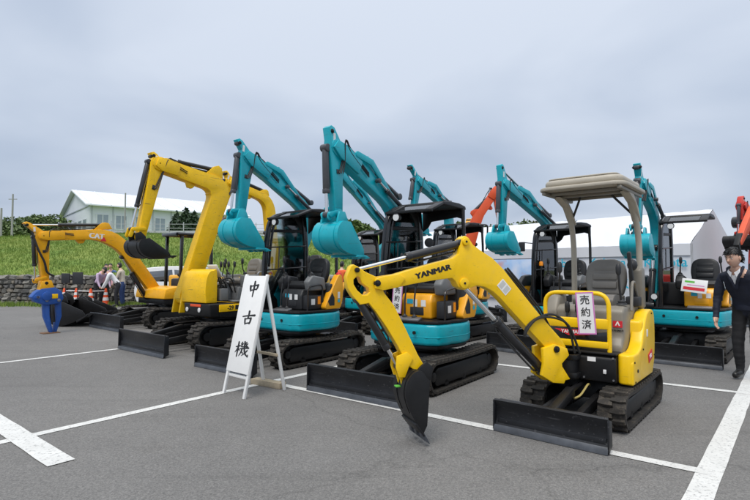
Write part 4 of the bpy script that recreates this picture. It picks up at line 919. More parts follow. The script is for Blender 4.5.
# --- the older yellow excavator with an open operator's bay
y4, k, M, o, boom, J = plain_machine('excavator', (-2.85, 10.0), 219, 'bright yellow excavator without a roof, black bucket curled under its high raised boom', yel2,
    PXJ(F=(.80, .92), K=(.04, 3.12), T=(157, 164), A=(152, 155), B=(140, 238)), .36, dict(k=1.25, bang=211, bl=.56, bw=.56,
    rig=dict(bm=black, boomcyl=False, th=.20, wK=.225, wT=.125, wF=.17, brad=.36, armw=.11, nteeth=5, bdepth=.50, cylm=cyld)))
b = B(); b.prism([(p.x, p.y) for p in smooth([(.96, .83), (.98, 1.05), (.95, 1.28), (.89, 1.39), (.82, 1.41), (.74, 1.39), (.74, .83)], 4)], -.60, .20, 'x', .04, 3); b.obj('front_cowl', yel2, y4)
b = B(); b.prism([(.44, .56), (.95, .58), (.97, .82), (.44, .82)], -.71, .12, 'x', .03, 3); fb = b.obj('front_bumper', black, y4)
b = B(); b.box((-.28, .972, .78), (.34, .01, .045), .004); b.obj('reflector_strip', conem, fb)
for x in (-.40, .0):
    b = B(); b.cyl((x, .965, .70), (x, .98, .70), .042, bevel=.004); b.obj('head_lamp', lens, fb)
b = B(); b.box((-.735, .10, .735), (.03, 1.36, .13), .008); sp = b.obj('side_stripe_panel', yel2, y4)
put_text('stripe_lettering', sp, '-29 ■■', .10, inkm, frame((-.7515, .45, .735), (0, -1, 0), (0, 0, 1)), offset=.003)
b = B(); b.box((-.70, .10, .62), (.06, 1.30, .09), .01); b.obj('side_sill', black, y4)
b = B(); b.box((-.38, .12, .845), (.66, .66, .03), .01); b.obj('floor_plate', gpl, y4)
b = B(); b.prism([(.30, .86), (.26, 1.10), (-.30, 1.12), (-.34, .86)], -.58, -.10, 'x', .02); b.obj('seat_base', gpl, y4)
seat(y4, (-.34, -.02, 1.16), vinyl, gpl, .95)
b = B(); b.prism([(.42, .86), (.44, 1.16), (.36, 1.22), (.30, .86)], -.42, .0, 'x', .02); b.obj('lever_stand', gpl, y4)
for x, y in ((-.50, .34), (-.34, .36), (-.2, .36), (-.06, .34)): lever(y4, (x, y, 1.20), (x + .02, y - .05, 1.50))
for s in (-.60, -.06):
    b = B(); b.prism([(.20, 1.10), (.22, 1.32), (-.15, 1.34), (-.18, 1.10)], s - .06, s + .06, 'x', .02); b.obj('arm_console', gpl, y4); lever(y4, (s, .14, 1.33), (s, .20, 1.56))
b = B(); b.tube(bend([(-.71, -.10, .82), (-.71, -.08, 1.38), (-.71, -.42, 1.38), (-.71, -.44, .82)], .06, 5), .018, 8); b.obj('grab_rail', steel, y4)
b = B(); b.box((-.40, .66, 1.40), (.30, .02, .26), .004, Matrix.Rotation(R(-30), 4, 'X')); b.obj('white_plate', paper, y4)
b = B(); b.cyl((-.72, -.28, .92), (-.70, -.28, .92), .05); b.obj('gauge', lens, y4); b = B(); b.box((-.722, -.12, .90), (.01, .08, .08), .003); b.obj('red_sticker', redprint, y4)
for i in range(7):
    a_ = random.uniform(0, 6.28); x0, y0_ = random.uniform(-.62, -.2), random.uniform(.3, .68)
    b = B(); b.tube(smooth([(x0, y0_, .86), (x0 + .05, y0_ + .06, 1.02 + .04 * i), (x0 - .06, y0_ - .08, 1.10 + .04 * i), (x0 - .02, y0_ - .22, 1.0)], 5), .014, 6); b.obj('control_hose', hose, y4)
for (c_, d_, m_) in (((-.55, .60, .97), (.16, .16, .22), gpl), ((-.30, .62, .95), (.22, .14, .18), plast), ((-.10, .66, 1.05), (.14, .14, .36), gpl), ((-.58, -.30, 1.0), (.18, .22, .30), plast)):
    b = B(); b.box(c_, d_, .015); b.obj('valve_block', m_, y4)
# --- yellow excavator behind it, brownish bucket
y8, k, M, o, boom, J = plain_machine('excavator', (-1.95, 12.8), 219, 'yellow excavator with a rusty brown bucket, partly hidden behind the brighter yellow one', yel2,
    PXJ(F=(.55, 1.0), K=(268, 200), T=(229, 183), A=(225, 173), B=(219, 217)), .25, dict(k=1.2, bang=205, bl=.52, bw=.6, rig=dict(th=.17, wK=.125, wT=.09, wF=.14, armw=.10, brad=.3, bm=mat('rusty bucket steel', (.14, .10, .075), .7, var=.3, dust=.3), cylm=cyld)))
b = B(); b.box((-.35, .2, 1.0), (.5, .6, .5), .05); b.obj('operator_base', gpl, y8); seat(y8, (-.35, .05, 1.3), vinylb, gpl)
# --- amber excavator with a blue crusher
cat, k, M, o, boom, J = plain_machine('excavator', (-5.2, 13.52), 220, 'amber yellow excavator with long level boom and a blue demolition fork', catyel,
    PXJ(F=(.62, .82), K=(113, 234), T=(42, 236), A=(26, 224), B=(45, 283)), .2, dict(k=1.35, rig=dict(th=.20, wK=.165, wT=.105, wF=.14, armw=.11, cylm=cyld)))
for n_ in ('bucket',):
    for c in [c for c in cat.children if c.name.split('.')[0] == n_]:
        for g_ in list(c.children): bpy.data.objects.remove(g_)
        bpy.data.objects.remove(c)
put_text('boom_lettering', boom, 'CAT', .17, paper, M @ frame(q3(onplane(95, 236.5, o, 220), -.102), (0, *[a - c for a, c in zip(onplane(103, 235.4, o, 220), onplane(88, 233.9, o, 220))]), (0, 0, 1)), bold=.012)
t = B(); t.prism([(-.07, -.06), (.07, -.06), (0, .05)], -.001, .001, 'z'); t.obj('red_triangle', redprint, boom, M @ frame(q3(onplane(102, 239, o, 220), -.1035), (0, -1, -.1), (0, 0, 1)))
q = lambda x, y: onplane(x, y, o, 220)
b = B(); b.prism([q(*p) for p in ((29.5, 297), (34, 292), (40, 288.5), (53, 287), (60, 291), (62, 298), (59, 303), (44, 305), (34, 302))], -.12, .12, 'x', .02, 2); b.cyl((-.15, *q(45, 296)), (.15, *q(45, 296)), .10, bevel=.01); b.cyl((-.14, *q(35, 297)), (.14, *q(35, 297)), .05, bevel=.01); cr_ = b.obj('crusher_body', blue, cat, M)
b = B(); b.prism([q(*p) for p in ((38, 290), (40, 281), (50, 280), (53, 288))], -.11, .11, 'x', .01); b.obj('adapter_bracket', catyel, cat, M)
b = B(); b.cyl((-.05, *q(51, 303)), (-.05, *q(52, 322)), .05, bevel=.008); b.obj('jaw_cylinder', cyld, cat, M)
for p_ in ((45, 300), (57, 300), (36, 297)):
    b = B(); b.cyl((-.14, *q(*p_)), (.14, *q(*p_)), .035, n=14, bevel=.004); b.obj('jaw_pin', steel, cr_, M)
b = B(); b.box((-.126, *q(53, 296)), (.01, .12, .10), .01); b.obj('yellow_plate', yel2, cr_, M)
for (l, xx) in ((((45, 301), (45.5, 316), (50, 331)), -.03), (((57.5, 301), (58.5, 316), (55, 331)), .03)):
    b = B(); b.prism(ribbon([q(*p) for p in l], [.070, .060, .035]), xx - .05, xx + .06, 'x', .015); b.obj('crusher_jaw', blue, cat, M)
b = B(); b.box((0, *q(50, 333)), (.26, .34, .035), .008); b.obj('jaw_foot', mat('rusty steel', (.16, .085, .045), .8, var=.3), cat, M)
b = B(); b.tube(smooth([(-.12, *q(30, 232)), (-.16, *q(36, 250)), (-.16, *q(42, 262)), (-.14, *q(45, 272)), (-.12, *q(52, 276))], 5), .025, 6); b.obj('arm_hose', hose, cat, M)
for (x, y) in ((-.70, .45), (-.70, -.45), (.05, .45), (.05, -.45)):
    b = B(); b.beam((x, y, .70), (x, y * .92, 2.32), .07, .07, .01); b.obj('canopy_post', blackg, cat)
b = B(); b.tube(bend([(-.72, .55, 2.33), (-.72, -.5, 2.35), (.07, -.5, 2.35), (.07, .55, 2.33), (-.72, .55, 2.33)], .12, 4), .045, 8); b.box((-.32, .0, 2.36), (.84, 1.12, .04), .015); b.obj('canopy_roof', blackg, cat)
b = B(); b.box((-.32, .0, .95), (.6, .7, .5), .05); b.obj('operator_base', plast, cat); seat(cat, (-.32, -.05, 1.25), vinylb, plast)
b = B(); b.prism([(.50, .70), (.95, .70), (.90, .95), (.5, 1.02)], -.85, .70, 'x', .04); b.obj('front_bumper', catyel, cat)
# --- orange-red machine in the far row
plain_machine('excavator', (1.9, 14.6), 95, 'orange-red excavator standing behind the rear row of teal machines, boom reaching up', redor,
    PXJ(F=(.5, 1.0), K=(476, 220), T=(496, 190), A=(502, 183), B=(501, 232)), .2, dict(k=1.2, bang=250, bl=.4, rig=dict(th=.2, wK=.15, wT=.11, wF=.16, armw=.10, brad=.22)))
# --- red machine with black grapple hardware behind the man
rm, k, M, o, boom, J = plain_machine('excavator', (10.6, 13.4), 236, 'red excavator with black grapple hardware on its arm, behind the standing man', redp,
    PXJ(F=(.6, 1.0), K=(755, 226), T=(741, 205), A=(741, 198), B=(741, 236)), .2, dict(k=1.15, bang=260, bl=.34, bw=.7, rig=dict(th=.17, wK=.13, wT=.10, wF=.14, armw=.085, bm=black)))
q = lambda x, y: onplane(x, y, o, 236)
b = B(); b.prism(ribbon([q(740, 212), q(732, 230), q(726, 243)], [.13, .12, .07]), -.34, -.20, 'x', .02); b.obj('side_jib', redor, rm, M)
b = B(); b.prism(ribbon([q(727, 236), q(724, 246), q(726, 254)], [.06, .05, .04]), -.33, -.21, 'x', .01); b.obj('jib_hook', black, rm, M)
b = B(); b.cyl((-.2, *q(742, 222)), (.2, *q(742, 222)), .15, bevel=.02); b.cyl((-.14, *q(739, 228)), (-.14, *q(746, 216)), .07, bevel=.01); b.cyl((.1, *q(744, 232)), (.1, *q(744, 212)), .06, bevel=.01); b.obj('rotator', cyld, rm, M)
# --- yellow boom showing above the tents
plain_machine('excavator', (4.6, 22.5), 200, 'yellow excavator behind the white tents, only its boom top showing', mat('golden paint', (.75, .36, .02), .45, dust=.1),
    dict(F=(.3, 1.0), K=(.1, 3.3), T=(.9, 3.45), A=(1.0, 3.6), B=(1.1, 2.2)), .2, dict(k=1.2, rig=dict(th=.25, wK=.22, wT=.16, wF=.16)))

# ================================================================== SIGNBOARD with brush lettering
def signboard():
    f0 = gp(223, 393); f1 = gp(245, 399.5)
    base = (f0 + f1) / 2; xd = (f1 - f0).normalized(); psi = math.degrees(math.atan2(-xd.y, -xd.x)) 
    # local frame: x along the board to the viewer's right, y away from the viewer
    root = bpy.data.objects.new('signboard', None); C.objects.link(root); root.location = base; root.rotation_euler = (0, 0, math.atan2(xd.y, xd.x))
    tag(root, 'white wooden A-frame signboard with three black brush-written characters', 'signboard')
    wd = (f1 - f0).length; ht = 1.42; lean = R(12.5)
    T = Matrix.Rotation(-lean, 4, 'X')     # leans away from the viewer (+y)
    def W(x, z, off=0.0): return T @ Vector((x, off, z))
    b = B()
    for s in (-1, 1):
        b = B(); b.box((s * (wd / 2 - .018), .0, .70), (.036, .03, 1.40), .003); b.obj('front_leg', white, root, T)
    bd = B(); bd.box((0, -.019, .82), (wd - .005, .008, 1.12), .002); board = bd.obj('board', white, root, T)
    cz, cs = [1.22, .87, .52], .27
    ST = {
     0: [([(-.34, .30), (-.31, .05), (-.27, -.14)], [.06, .055, .04]), ([(-.34, .26), (0, .31), (.36, .33)], [.03, .035, .055]), ([(.36, .33), (.33, .12), (.25, -.06)], [.06, .05, .035]), ([(-.28, -.09), (0, -.05), (.27, -.01)], [.03, .035, .04]), ([(.02, .66), (.02, .2), (-.01, -.66)], [.05, .055, .03])],
     1: [([(-.52, .22), (0, .28), (.56, .30)], [.035, .04, .06]), ([(.02, .66), (.02, .40), (-.02, .05)], [.055, .05, .045]), ([(-.27, .02), (-.24, -.25), (-.20, -.44)], [.05, .045, .035]), ([(-.27, -.01), (0, .04), (.27, .06)], [.03, .035, .055]), ([(.27, .06), (.25, -.2), (.19, -.40)], [.055, .05, .04]), ([(-.21, -.38), (0, -.36), (.22, -.33)], [.03, .035, .04])],
     2: [([(-.60, .22), (-.42, .26), (-.24, .30)], [.03, .035, .04]), ([(-.40, .62), (-.40, .1), (-.42, -.60)], [.045, .05, .03]), ([(-.40, .20), (-.50, -.05), (-.64, -.26)], [.04, .035, .012]), ([(-.38, .10), (-.30, .0), (-.24, -.10)], [.02, .035, .02]),
         ([(-.06, .62), (-.14, .46), (-.02, .40)], [.03, .03, .025]), ([(.02, .50), (-.12, .26), (.08, .24)], [.03, .03, .025]), ([(.34, .62), (.26, .46), (.38, .40)], [.03, .03, .025]), ([(.44, .50), (.30, .26), (.50, .24)], [.03, .03, .025]),
         ([(-.18, .06), (.2, .12), (.58, .14)], [.03, .035, .045]), ([(.16, .66), (.20, .1), (.34, -.32), (.60, -.56)], [.04, .045, .045, .03]), ([(.60, -.56), (.62, -.46), (.62, -.38)], [.04, .025, .01]), ([(.50, -.06), (.30, -.30), (.04, -.50)], [.035, .035, .012]), ([(.42, .30), (.50, .24), (.54, .18)], [.02, .03, .02]),
         ([(.0, .08), (-.06, -.22), (-.22, -.54)], [.04, .035, .012]), ([(.0, -.18), (.08, -.26), (.12, -.34)], [.02, .035, .02])]}
    for ci in range(3):
        ch = B()
        for si, (pts, ws) in enumerate(ST[ci]):
            P = smooth([(a, c, 0) for a, c in pts], 6); n = len(P); wsi = []
            for i in range(n):
                t = i / (n - 1) * (len(ws) - 1); k0 = min(int(t), len(ws) - 2); wsi.append((ws[k0] + (ws[k0 + 1] - ws[k0]) * (t - k0)) * 1.6)
            pl = ribbon([(p.x, p.y) for p in P], wsi); e_ = -.0245 - si * .0002
            V = [(x * cs * .76 + .02, e_, cz[ci] + z * cs * .50) for x, z in [(x, z + .10 * x) for x, z in pl]]
            ch.poly(V, [tuple(range(len(V)))])
        ch.obj('painted_character', inkm, board, T, ang=0)
    for s in (-1, 1):
        b = B(); b.beam(W(s * (wd / 2 - .05), 1.30, .03), (s * (wd / 2 - .02), .56, .0), .034, .03, .003); b.obj('back_leg', white, root)
    b = B(); b.beam((-wd / 2 + .02, .46, .42), (wd / 2 - .02, .46, .42), .03, .03, .003); b.obj('back_rail', wood, root)
    b = B(); b.beam(W(-wd / 2 + .03, .22, .02), W(wd / 2 - .03, .22, .02), .03, .03, .003); b.obj('lower_rail', white, root)
    # length of timber weighing the back legs down
    tb = B(); tb.box((0, 0, .035), (.50, .11, .07), .006); to = tb.obj('timber_block', wood); c0 = gp(268, 386); to.location = (c0.x, c0.y, 0); to.rotation_euler = (0, 0, R(-34)); tag(to, 'short length of grey weathered timber lying behind the signboard', 'timber')
signboard()

# ================================================================== BACKGROUND
# --- white hall on the bank
def hall():
    c0 = Vector((-31.5, 55.0)); g = Vector((-10.4, 12.0)); gl_ = g.length; g.normalize(); d = Vector((.755, .655)); L = 18.6; zb, ze, za = 3.6, 8.65, 11.06
    root = bpy.data.objects.new('white_hall', None); C.objects.link(root); root.location = (c0.x, c0.y, zb); root.rotation_euler = (0, 0, math.atan2(d.y, d.x))
    tag(root, 'long white hall with a low gabled roof on top of the grass bank', 'building')
    # local: x along the long side, y along the gable, z from base
    H = ze - zb; A = za - zb; D = gl_
    wm = mat('hall wall panel', (.62, .66, .73), .55, var=.04, scale=.6); rm_ = mat('hall roof sheet', (.70, .74, .80), .4, var=.04, scale=.5); wg = mat('hall window', (.26, .31, .38), .2); fr = mat('hall frame', (.62, .66, .70), .5); dk = mat('hall band', (.40, .44, .49), .5)  # window colour lightened to blue-grey, distance haze put into it
    b = B(); b.prism([(0, 0), (D, 0), (D, H), (D / 2, A - .05), (0, H)], 0, L, 'x'); b.obj('wall', wm, root)
    for s in (0, 1):
        y0, y1 = (-.5, D / 2) if s == 0 else (D + .5, D / 2)
        b = B(); z0 = H - .5 * (A - H) / (D / 2); n = Vector((0, 0, .14))
        V = [(-.5, y0, z0 + .03), (L + .5, y0, z0 + .03), (L + .5, y1, A + .03), (-.5, y1, A + .03)]; V += [(x, y, z + .14) for x, y, z in V]
        b.poly(V, [(0, 1, 2, 3), (7, 6, 5, 4), (0, 4, 5, 1), (1, 5, 6, 2), (2, 6, 7, 3), (3, 7, 4, 0)]); ro = b.obj('roof', rm_, root, ang=0)
        for i in range(10):
            x = i * 2.05; rb_ = B(); rb_.beam((x, y0, z0 + .20), (x, y1, A + .20), .07, .06); rb_.obj('roof_seam', rm_, ro, ang=0)
    for x, w_ in ((.7, 1.2), (2.6, 1.2), (4.7, 1.2), (6.9, 1.2), (9.2, 2.6), (13.1, 1.2), (15.3, 2.4)):
        b = B(); b.box((x + w_ / 2, -.02, 3.25), (w_ + .16, .10, 1.7), .01); wf = b.obj('window', fr, root, ang=0)
        for k_ in range(max(1, int(w_ / .6))):
            ww = w_ / max(1, int(w_ / .6)); b = B(); b.box((x + ww * (k_ + .5), -.075, 3.25), (ww - .10, .02, 1.5)); b.obj('pane', wg, wf, ang=0)
    for i in range(9):
        b = B(); b.box((i * 2.15 + .2, -.03, H / 2), (.12, .06, H), .0); b.obj('wall_pilaster', dk, root, ang=0)
    b = B(); b.box((L / 2, -.06, 1.9), (L, .06, .5)); b.obj('wall_band', dk, root, ang=0)
    for y in (2.2, 4.8, 7.4, 10.0, 12.6):
        b = B(); b.box((-.02, y, 2.9), (.1, 1.8, 1.5)); wf = b.obj('window', fr, root, ang=0); b = B(); b.box((-.08, y, 2.9), (.02, 1.6, 1.3)); b.obj('pane', wg, wf, ang=0)
    b = B(); b.box((-.05, D / 2, H - .1), (.08, D, .12)); b.obj('gable_band', dk, root, ang=0)
hall()
# --- fence along the crest
fence = empty('crest_fence', (-14, 31.0, 0), label='low white rail fence along the top of the grass bank', cat='fence')
fm = mat('fence white', (.42, .44, .46), .5)
for i in range(18):
    x = -4.2 + i * 0.9; b = B(); b.box((x, 0, bank_z(x - 14, 31) + .45), (.04, .04, .95), 0); b.obj('post', fm, fence, ang=0)
for z in (.35, .62, .88):
    b = B(); b.beam((-4.2, 0, bank_z(-18, 31) + z), (11.1, 0, bank_z(-3, 31) + z), .025, .025); b.obj('rail', fm, fence, ang=0)
b = B(); b.box((3.6, .04, bank_z(-10, 31) + .25), (14.6, .03, .25)); b.obj('fence_panel', fm, fence, ang=0)
# --- poles
pm = mat('concrete pole', (.30, .30, .30), .8)
for px, top, Y, lb in ((13, 194, 48, 'tall concrete utility pole at the left end of the tree line'), (1.5, 208, 40, 'short concrete post beside the tree line'), (125.5, 193, 46, 'slim pole standing before the white hall')):
    p = at(px, top, Y); b = B(); b.cyl((0, 0, 3.0), (0, 0, p.z), .12 if px != 125.5 else .08, .07 if px != 125.5 else .06, 10)
    if px == 13: b.beam((-.4, 0, p.z - .5), (.4, 0, p.z - .5), .06, .06)
    o_ = b.obj('utility_pole', pm); o_.location = (p.x, Y, 0); tag(o_, lb, 'pole')
# --- trees
def leaf_mat(name, c0, c1):
    m = bpy.data.materials.new(name); m.use_nodes = True; t = m.node_tree; p = t.nodes['Principled BSDF']; p.inputs['Roughness'].default_value = .6
    gi = t.nodes.new('ShaderNodeNewGeometry'); r = t.nodes.new('ShaderNodeValToRGB'); r.color_ramp.elements[0].color = c0 + (1,); r.color_ramp.elements[1].color = c1 + (1,)
    t.links.new(gi.outputs['Random Per Island'], r.inputs[0]); t.links.new(r.outputs[0], p.inputs['Base Color']); return m
LF = [leaf_mat('broad leaf green', (.05, .09, .025), (.14, .20, .06)), leaf_mat('dark evergreen', (.012, .035, .014), (.035, .075, .028)), leaf_mat('olive green', (.06, .08, .03), (.13, .15, .06))]
bark = mat('bark', (.09, .07, .05), .9, var=.3)
def tree(loc, h, rx, base, lm, label, n=2600, leaf=.22, conic=False, grp=None, name='tree'):
    root = empty(name, loc, label=label, cat='tree', group=grp)
    rnd = random.Random(int(loc[0] * 31 + loc[1] * 7 + h * 11)); b = B()
    b.tube([(0, 0, -.2), (.05, .02, h * .35), (.0, .0, h * .75)], [h * .03, h * .022, h * .008], 8)
    lobes = []
    for i in range(9):
        a = rnd.uniform(0, 6.28); z = rnd.uniform(base, h * .9); rr = rx * (.62 if not conic else .5 * (1 - (z - base) / (h - base)) + .1) * rnd.uniform(.4, 1)
        e_ = Vector((math.cos(a) * rr, math.sin(a) * rr, z)); b.tube([(0, 0, max(.1, z - rr * .8)), tuple(e_ * .5 + Vector((0, 0, z * .5 - rr * .2))), tuple(e_)], [h * .012, h * .008, h * .004], 5)
        lobes.append((e_, rx * rnd.uniform(.35, .6)))
    b.obj('trunk', bark, root)
    V = []; F = []
    for i in range(n):
        if conic:
            z = base + (h - base) * (1 - math.sqrt(rnd.random())) ; r_ = rx * (1 - (z - base) / (h - base)) ** .8 * math.sqrt(rnd.random()) * rnd.uniform(.8, 1.15); a = rnd.uniform(0, 6.28); c = Vector((math.cos(a) * r_, math.sin(a) * r_, z + rnd.gauss(0, .1)))
        else:
            e_, lr = rnd.choice(lobes); dv_ = Vector((rnd.gauss(0, 1), rnd.gauss(0, 1), rnd.gauss(0, 1))).normalized() * lr * rnd.random() ** .4; c = e_ + Vector((dv_.x, dv_.y, dv_.z * .75))
            if c.z > h: c.z = h - rnd.random() * .3
        u = Vector((rnd.gauss(0, 1), rnd.gauss(0, 1), rnd.gauss(0, .6))).normalized() * leaf * rnd.uniform(.5, 1.2); v = u.cross(Vector((rnd.gauss(0, 1), rnd.gauss(0, 1), rnd.gauss(0, 1)))).normalized() * leaf * .5
        k_ = len(V); V += [tuple(c - u), tuple(c + v), tuple(c + u), tuple(c - v)]; F.append((k_, k_ + 1, k_ + 2, k_ + 3))
    b = B(); b.poly(V, F); b.obj('crown', lm, root, ang=0)
    return root
def ptree(px, top, Y, rx, lm, label, gz=3.6, base=.2, **k):
    p = at(px, top, Y); return tree((p.x, Y, gz), p.z - gz, rx, (p.z - gz) * base, lm, label, **k)
G1 = 'trees along the far left skyline'; L1 = 'leafy tree in the low tree line left of the white hall'
for px, top, Y, rx in ((-14, 220, 58, 3), (4, 220, 56, 2.4), (20, 217, 60, 2.6), (34, 215, 62, 2.8), (47, 213, 64, 2.8), (57, 217, 60, 2.2)): ptree(px, top, Y, rx, LF[0], L1, grp=G1)
ptree(186, 207, 44, 1.5, LF[1], 'dense dark evergreen standing before the white hall wall', base=.05, conic=True, leaf=.16); ptree(194, 211, 43, 1.4, LF[1], 'smaller dark evergreen beside the denser one before the hall', base=.05, conic=True, leaf=.16); ptree(177, 212, 45, 1.3, LF[1], 'low dark evergreen at the left of the evergreen clump', base=.05, conic=True, leaf=.16)
ptree(354, 221, 40, 1.6, LF[0], 'lone round tree on the bank behind the teal machines', base=.3); ptree(372, 226, 70, 2.2, LF[2], 'distant tree right of the lone round one', base=.3)
G2 = 'trees beyond the white tents'
for px, top, Y, rx, m_ in ((476, 222, 46, 2, 0), (494, 218, 48, 2.2, 2), (520, 220, 50, 2.5, 0), (546, 214, 50, 1.6, 2), (566, 220, 52, 2.5, 0), (590, 222, 50, 2.5, 0), (450, 226, 60, 3, 0)): ptree(px, top, Y, rx, LF[m_], 'tree rising behind the white event tents', gz=0, base=.25, grp=G2)

# --- event tents
tentm = mat('white tent sheet', (.64, .66, .70), .55, var=.03, scale=1.2); polem = mat('tent pole', (.6, .6, .6), .35, metal=.8)
def tents():
    r0 = Vector((9.46, 13.9)); d = Vector((-.644, .765)); nn = Vector((-.765, -.644)); HW = 1.8; ZE, ZR = 2.10, 3.12; L = 4.0
    names = ['white event tent at the end of the row nearest the red excavator', 'white event tent in the middle of the row, a wide blue banner on its wall', 'white event tent at the far end of the row']
    for ti in range(3):
        p0 = r0 + d * L * ti
        root = bpy.data.objects.new('event_tent', None); C.objects.link(root); root.location = (p0.x, p0.y, 0); root.rotation_euler = (0, 0, math.atan2(d.y, d.x)); tag(root, names[ti], 'tent', 'event tents in a row')
        # local x along the ridge, local +y = left of d
        sg = 1 if (Vector((-d.y, d.x)).dot(nn) > 0) else -1
        for s in (-1, 1):
            V = []; F = []; nx, ny = 30, 12
            for i in range(nx + 1):
                for j in range(ny + 1):
                    x = .03 + (L - .06) * i / nx; t = j / ny; sag = -.08 * math.sin(math.pi * t) * math.sin(math.pi * i / nx) + .022 * math.sin(i * .9 + j * .7 + ti) * math.sin(math.pi * t) + random.uniform(-.006, .006)
                    V.append((x, s * sg * HW * t, ZR + (ZE - ZR) * t + sag))
            for i in range(nx):
                for j in range(ny): a = i * (ny + 1) + j; F.append((a, a + 1, a + ny + 2, a + ny + 1))
            b = B(); b.poly(V, F); b.obj('roof_sheet', tentm, root)
        def curtain(name, y, z0, z1, amp, ph):
            V = []; F = []; n = 60
            for i in range(n + 1):
                x = .03 + (L - .06) * i / n; V += [(x, y + amp * math.sin(x * 3.1 + ph) + amp * .5 * math.sin(x * 7.3 + ph), z0), (x, y + amp * .25 * math.sin(x * 3.1 + ph), z1)]
            for i in range(n): F.append((2 * i, 2 * i + 2, 2 * i + 3, 2 * i + 1))
            b = B(); b.poly(V, F); return b.obj(name, tentm, root)
        curtain('valance', sg * (HW + .012), ZE - .30, ZE, .008, ti)
        wc = curtain('front_curtain', sg * (HW - .03), .04, ZE - .02, .05, ti * 2)
        curtain('back_curtain', -sg * (HW - .03), .04, ZE - .02, .03, ti)
        for x in (.02, L - .02):
            for s in (-1, 1):
                b = B(); b.cyl((x, s * (HW - .06), 0), (x, s * (HW - .06), ZE), .024, n=10); b.obj('pole', polem, root)
            b = B(); b.poly([(x, -HW, ZE), (x, HW, ZE), (x, 0, ZR - .01)], [(0, 1, 2)]); b.obj('gable_sheet', tentm, root)
        if ti == 0:
            b = B(); b.poly([(.015, -HW, .04), (.015, HW, .04), (.015, HW, ZE), (.015, -HW, ZE)], [(0, 1, 2, 3)]); b.obj('end_curtain', tentm, root)
        yf = sg * (HW + .06)
        spots = [(.62, 1.62), (1.25, 1.02), (2.15, 1.62), (3.45, 1.62)] if ti == 0 else []
        for (x, z) in spots:
            put_text('curtain_lettering', root, 'Kubota', .36, cyanp, frame((x, yf, z), (-1, 0, 0), (0, 0, 1)) if sg > 0 else frame((x, yf, z), (1, 0, 0), (0, 0, 1)), offset=.004)
        if ti == 2 or ti == 1:
            x0, x1 = (.2, 3.9) if ti == 2 else (.2, 3.8)
            b = B(); b.box(((x0 + x1) / 2, sg * (HW + .05), 1.12), (x1 - x0, .012, 1.30), .003); b.obj('printed_banner', BAN, root)
def banner_mat():
    m = bpy.data.materials.new('printed banner'); m.use_nodes = True; t = m.node_tree; p = t.nodes['Principled BSDF']; p.inputs['Roughness'].default_value = .5
    tcn = t.nodes.new('ShaderNodeTexCoord'); n = t.nodes.new('ShaderNodeTexNoise'); n.inputs['Scale'].default_value = 1.4; n.inputs['Detail'].default_value = 3; t.links.new(tcn.outputs['Object'], n.inputs['Vector'])
    r = t.nodes.new('ShaderNodeValToRGB'); r.color_ramp.elements[0].position = .32; r.color_ramp.elements[0].color = (.50, .33, .36, 1); r.color_ramp.elements[1].position = .62; r.color_ramp.elements[1].color = (.60, .68, .82, 1); e = r.color_ramp.elements.new(.45); e.color = (.33, .52, .80, 1)
    t.links.new(n.outputs['Fac'], r.inputs[0]); t.links.new(r.outputs[0], p.inputs['Base Color']); return m
BAN = banner_mat(); tents()

# --- traffic cones with bars
cone0 = None
wband = mat('cone white band', (.75, .75, .75), .45)
CP = [(64, 307), (76, 307), (90.5, 308), (105.5, 307)]
CL = ['orange and white traffic cone nearest the blue demolition fork', 'orange and white traffic cone second from the blue fork', 'orange and white traffic cone third from the blue fork', 'orange and white traffic cone beside the visitors']
for (px, py), lb in zip(CP, CL):
    p = gp(px, py - 1)
    root = empty('traffic_cone', p, label=lb, cat='traffic cone', group='traffic cones before the stone wall')
    b = B(); b.prism(rrect(-.19, .19, -.19, .19, .05), 0, .035, 'z', .006); b.obj('cone_base', conem, root)
    b = B(); b.lathe([(.135, .035), (.045, .66), (.03, .70), (.01, .705)], n=18); b.obj('cone_body', conem, root)
    for z0, z1 in ((.22, .34), (.44, .54)):
        f_ = lambda z: .135 + (.045 - .135) * (z - .035) / .625 + .004
        b = B(); b.lathe([(f_(z0), z0), (f_(z1), z1)], n=18); b.obj('white_band', wband, root)
for (a, c) in zip(CP, CP[1:]):
    p, q_ = gp(a[0], a[1] - 1), gp(c[0], c[1] - 1); b = B(); mid = (p + q_) / 2; b.cyl(p - mid + Vector((0, 0, .60)), q_ - mid + Vector((0, 0, .60)), .018, n=8); o_ = b.obj('barrier_bar', wband); o_.location = mid
    tag(o_, 'slim white bar linking two neighbouring traffic cones', 'barrier bar', 'bars between the cones')
# --- black panels on stands
for px, lb in ((65, 'smaller black panel on a thin post, beside the blue fork'), (77, 'larger black panel on a thin post, before the stone wall')):
    p = gp(px, 309); root = empty('display_panel', p, 8, label=lb, cat='panel'); s = .9 if px < 70 else 1.1
    b = B(); b.box((0, 0, 1.12), (.36 * s, .06, .40 * s), .012); b.obj('panel', plast, root); b = B(); b.cyl((0, .01, .0), (0, .01, 1.0), .016); b.obj('post', cyld, root); b = B(); b.lathe([(.16, 0), (.16, .02), (.03, .035)], n=16); b.obj('foot', cyld, root)
# --- loose digging buckets on the asphalt
def loose_bucket(px, py, L, wd, psi, lb, Lt):
    p = gp(px, py); root = empty('digging_bucket', p, psi, label=lb, cat='bucket', group='loose buckets on the asphalt')
    M = Matrix.Identity(4); ca = 158
    bk = bucket(root, M, (.35, .40), 200, L, wd, black, 5, 1)
    zmin = min((v.co.z for c in [bk] + list(bk.children) for v in c.data.vertices))
    for c in root.children: c.location.z = -zmin
loose_bucket(80, 325, .95, .9, 275, 'big black digging bucket lying on the asphalt next to the blue fork', 0)
loose_bucket(101, 321, .80, .7, 265, 'smaller black digging bucket lying beyond the big one', 0)
loose_bucket(94, 315, .62, .55, 255, 'smallest black digging bucket lying behind the other two', 0)
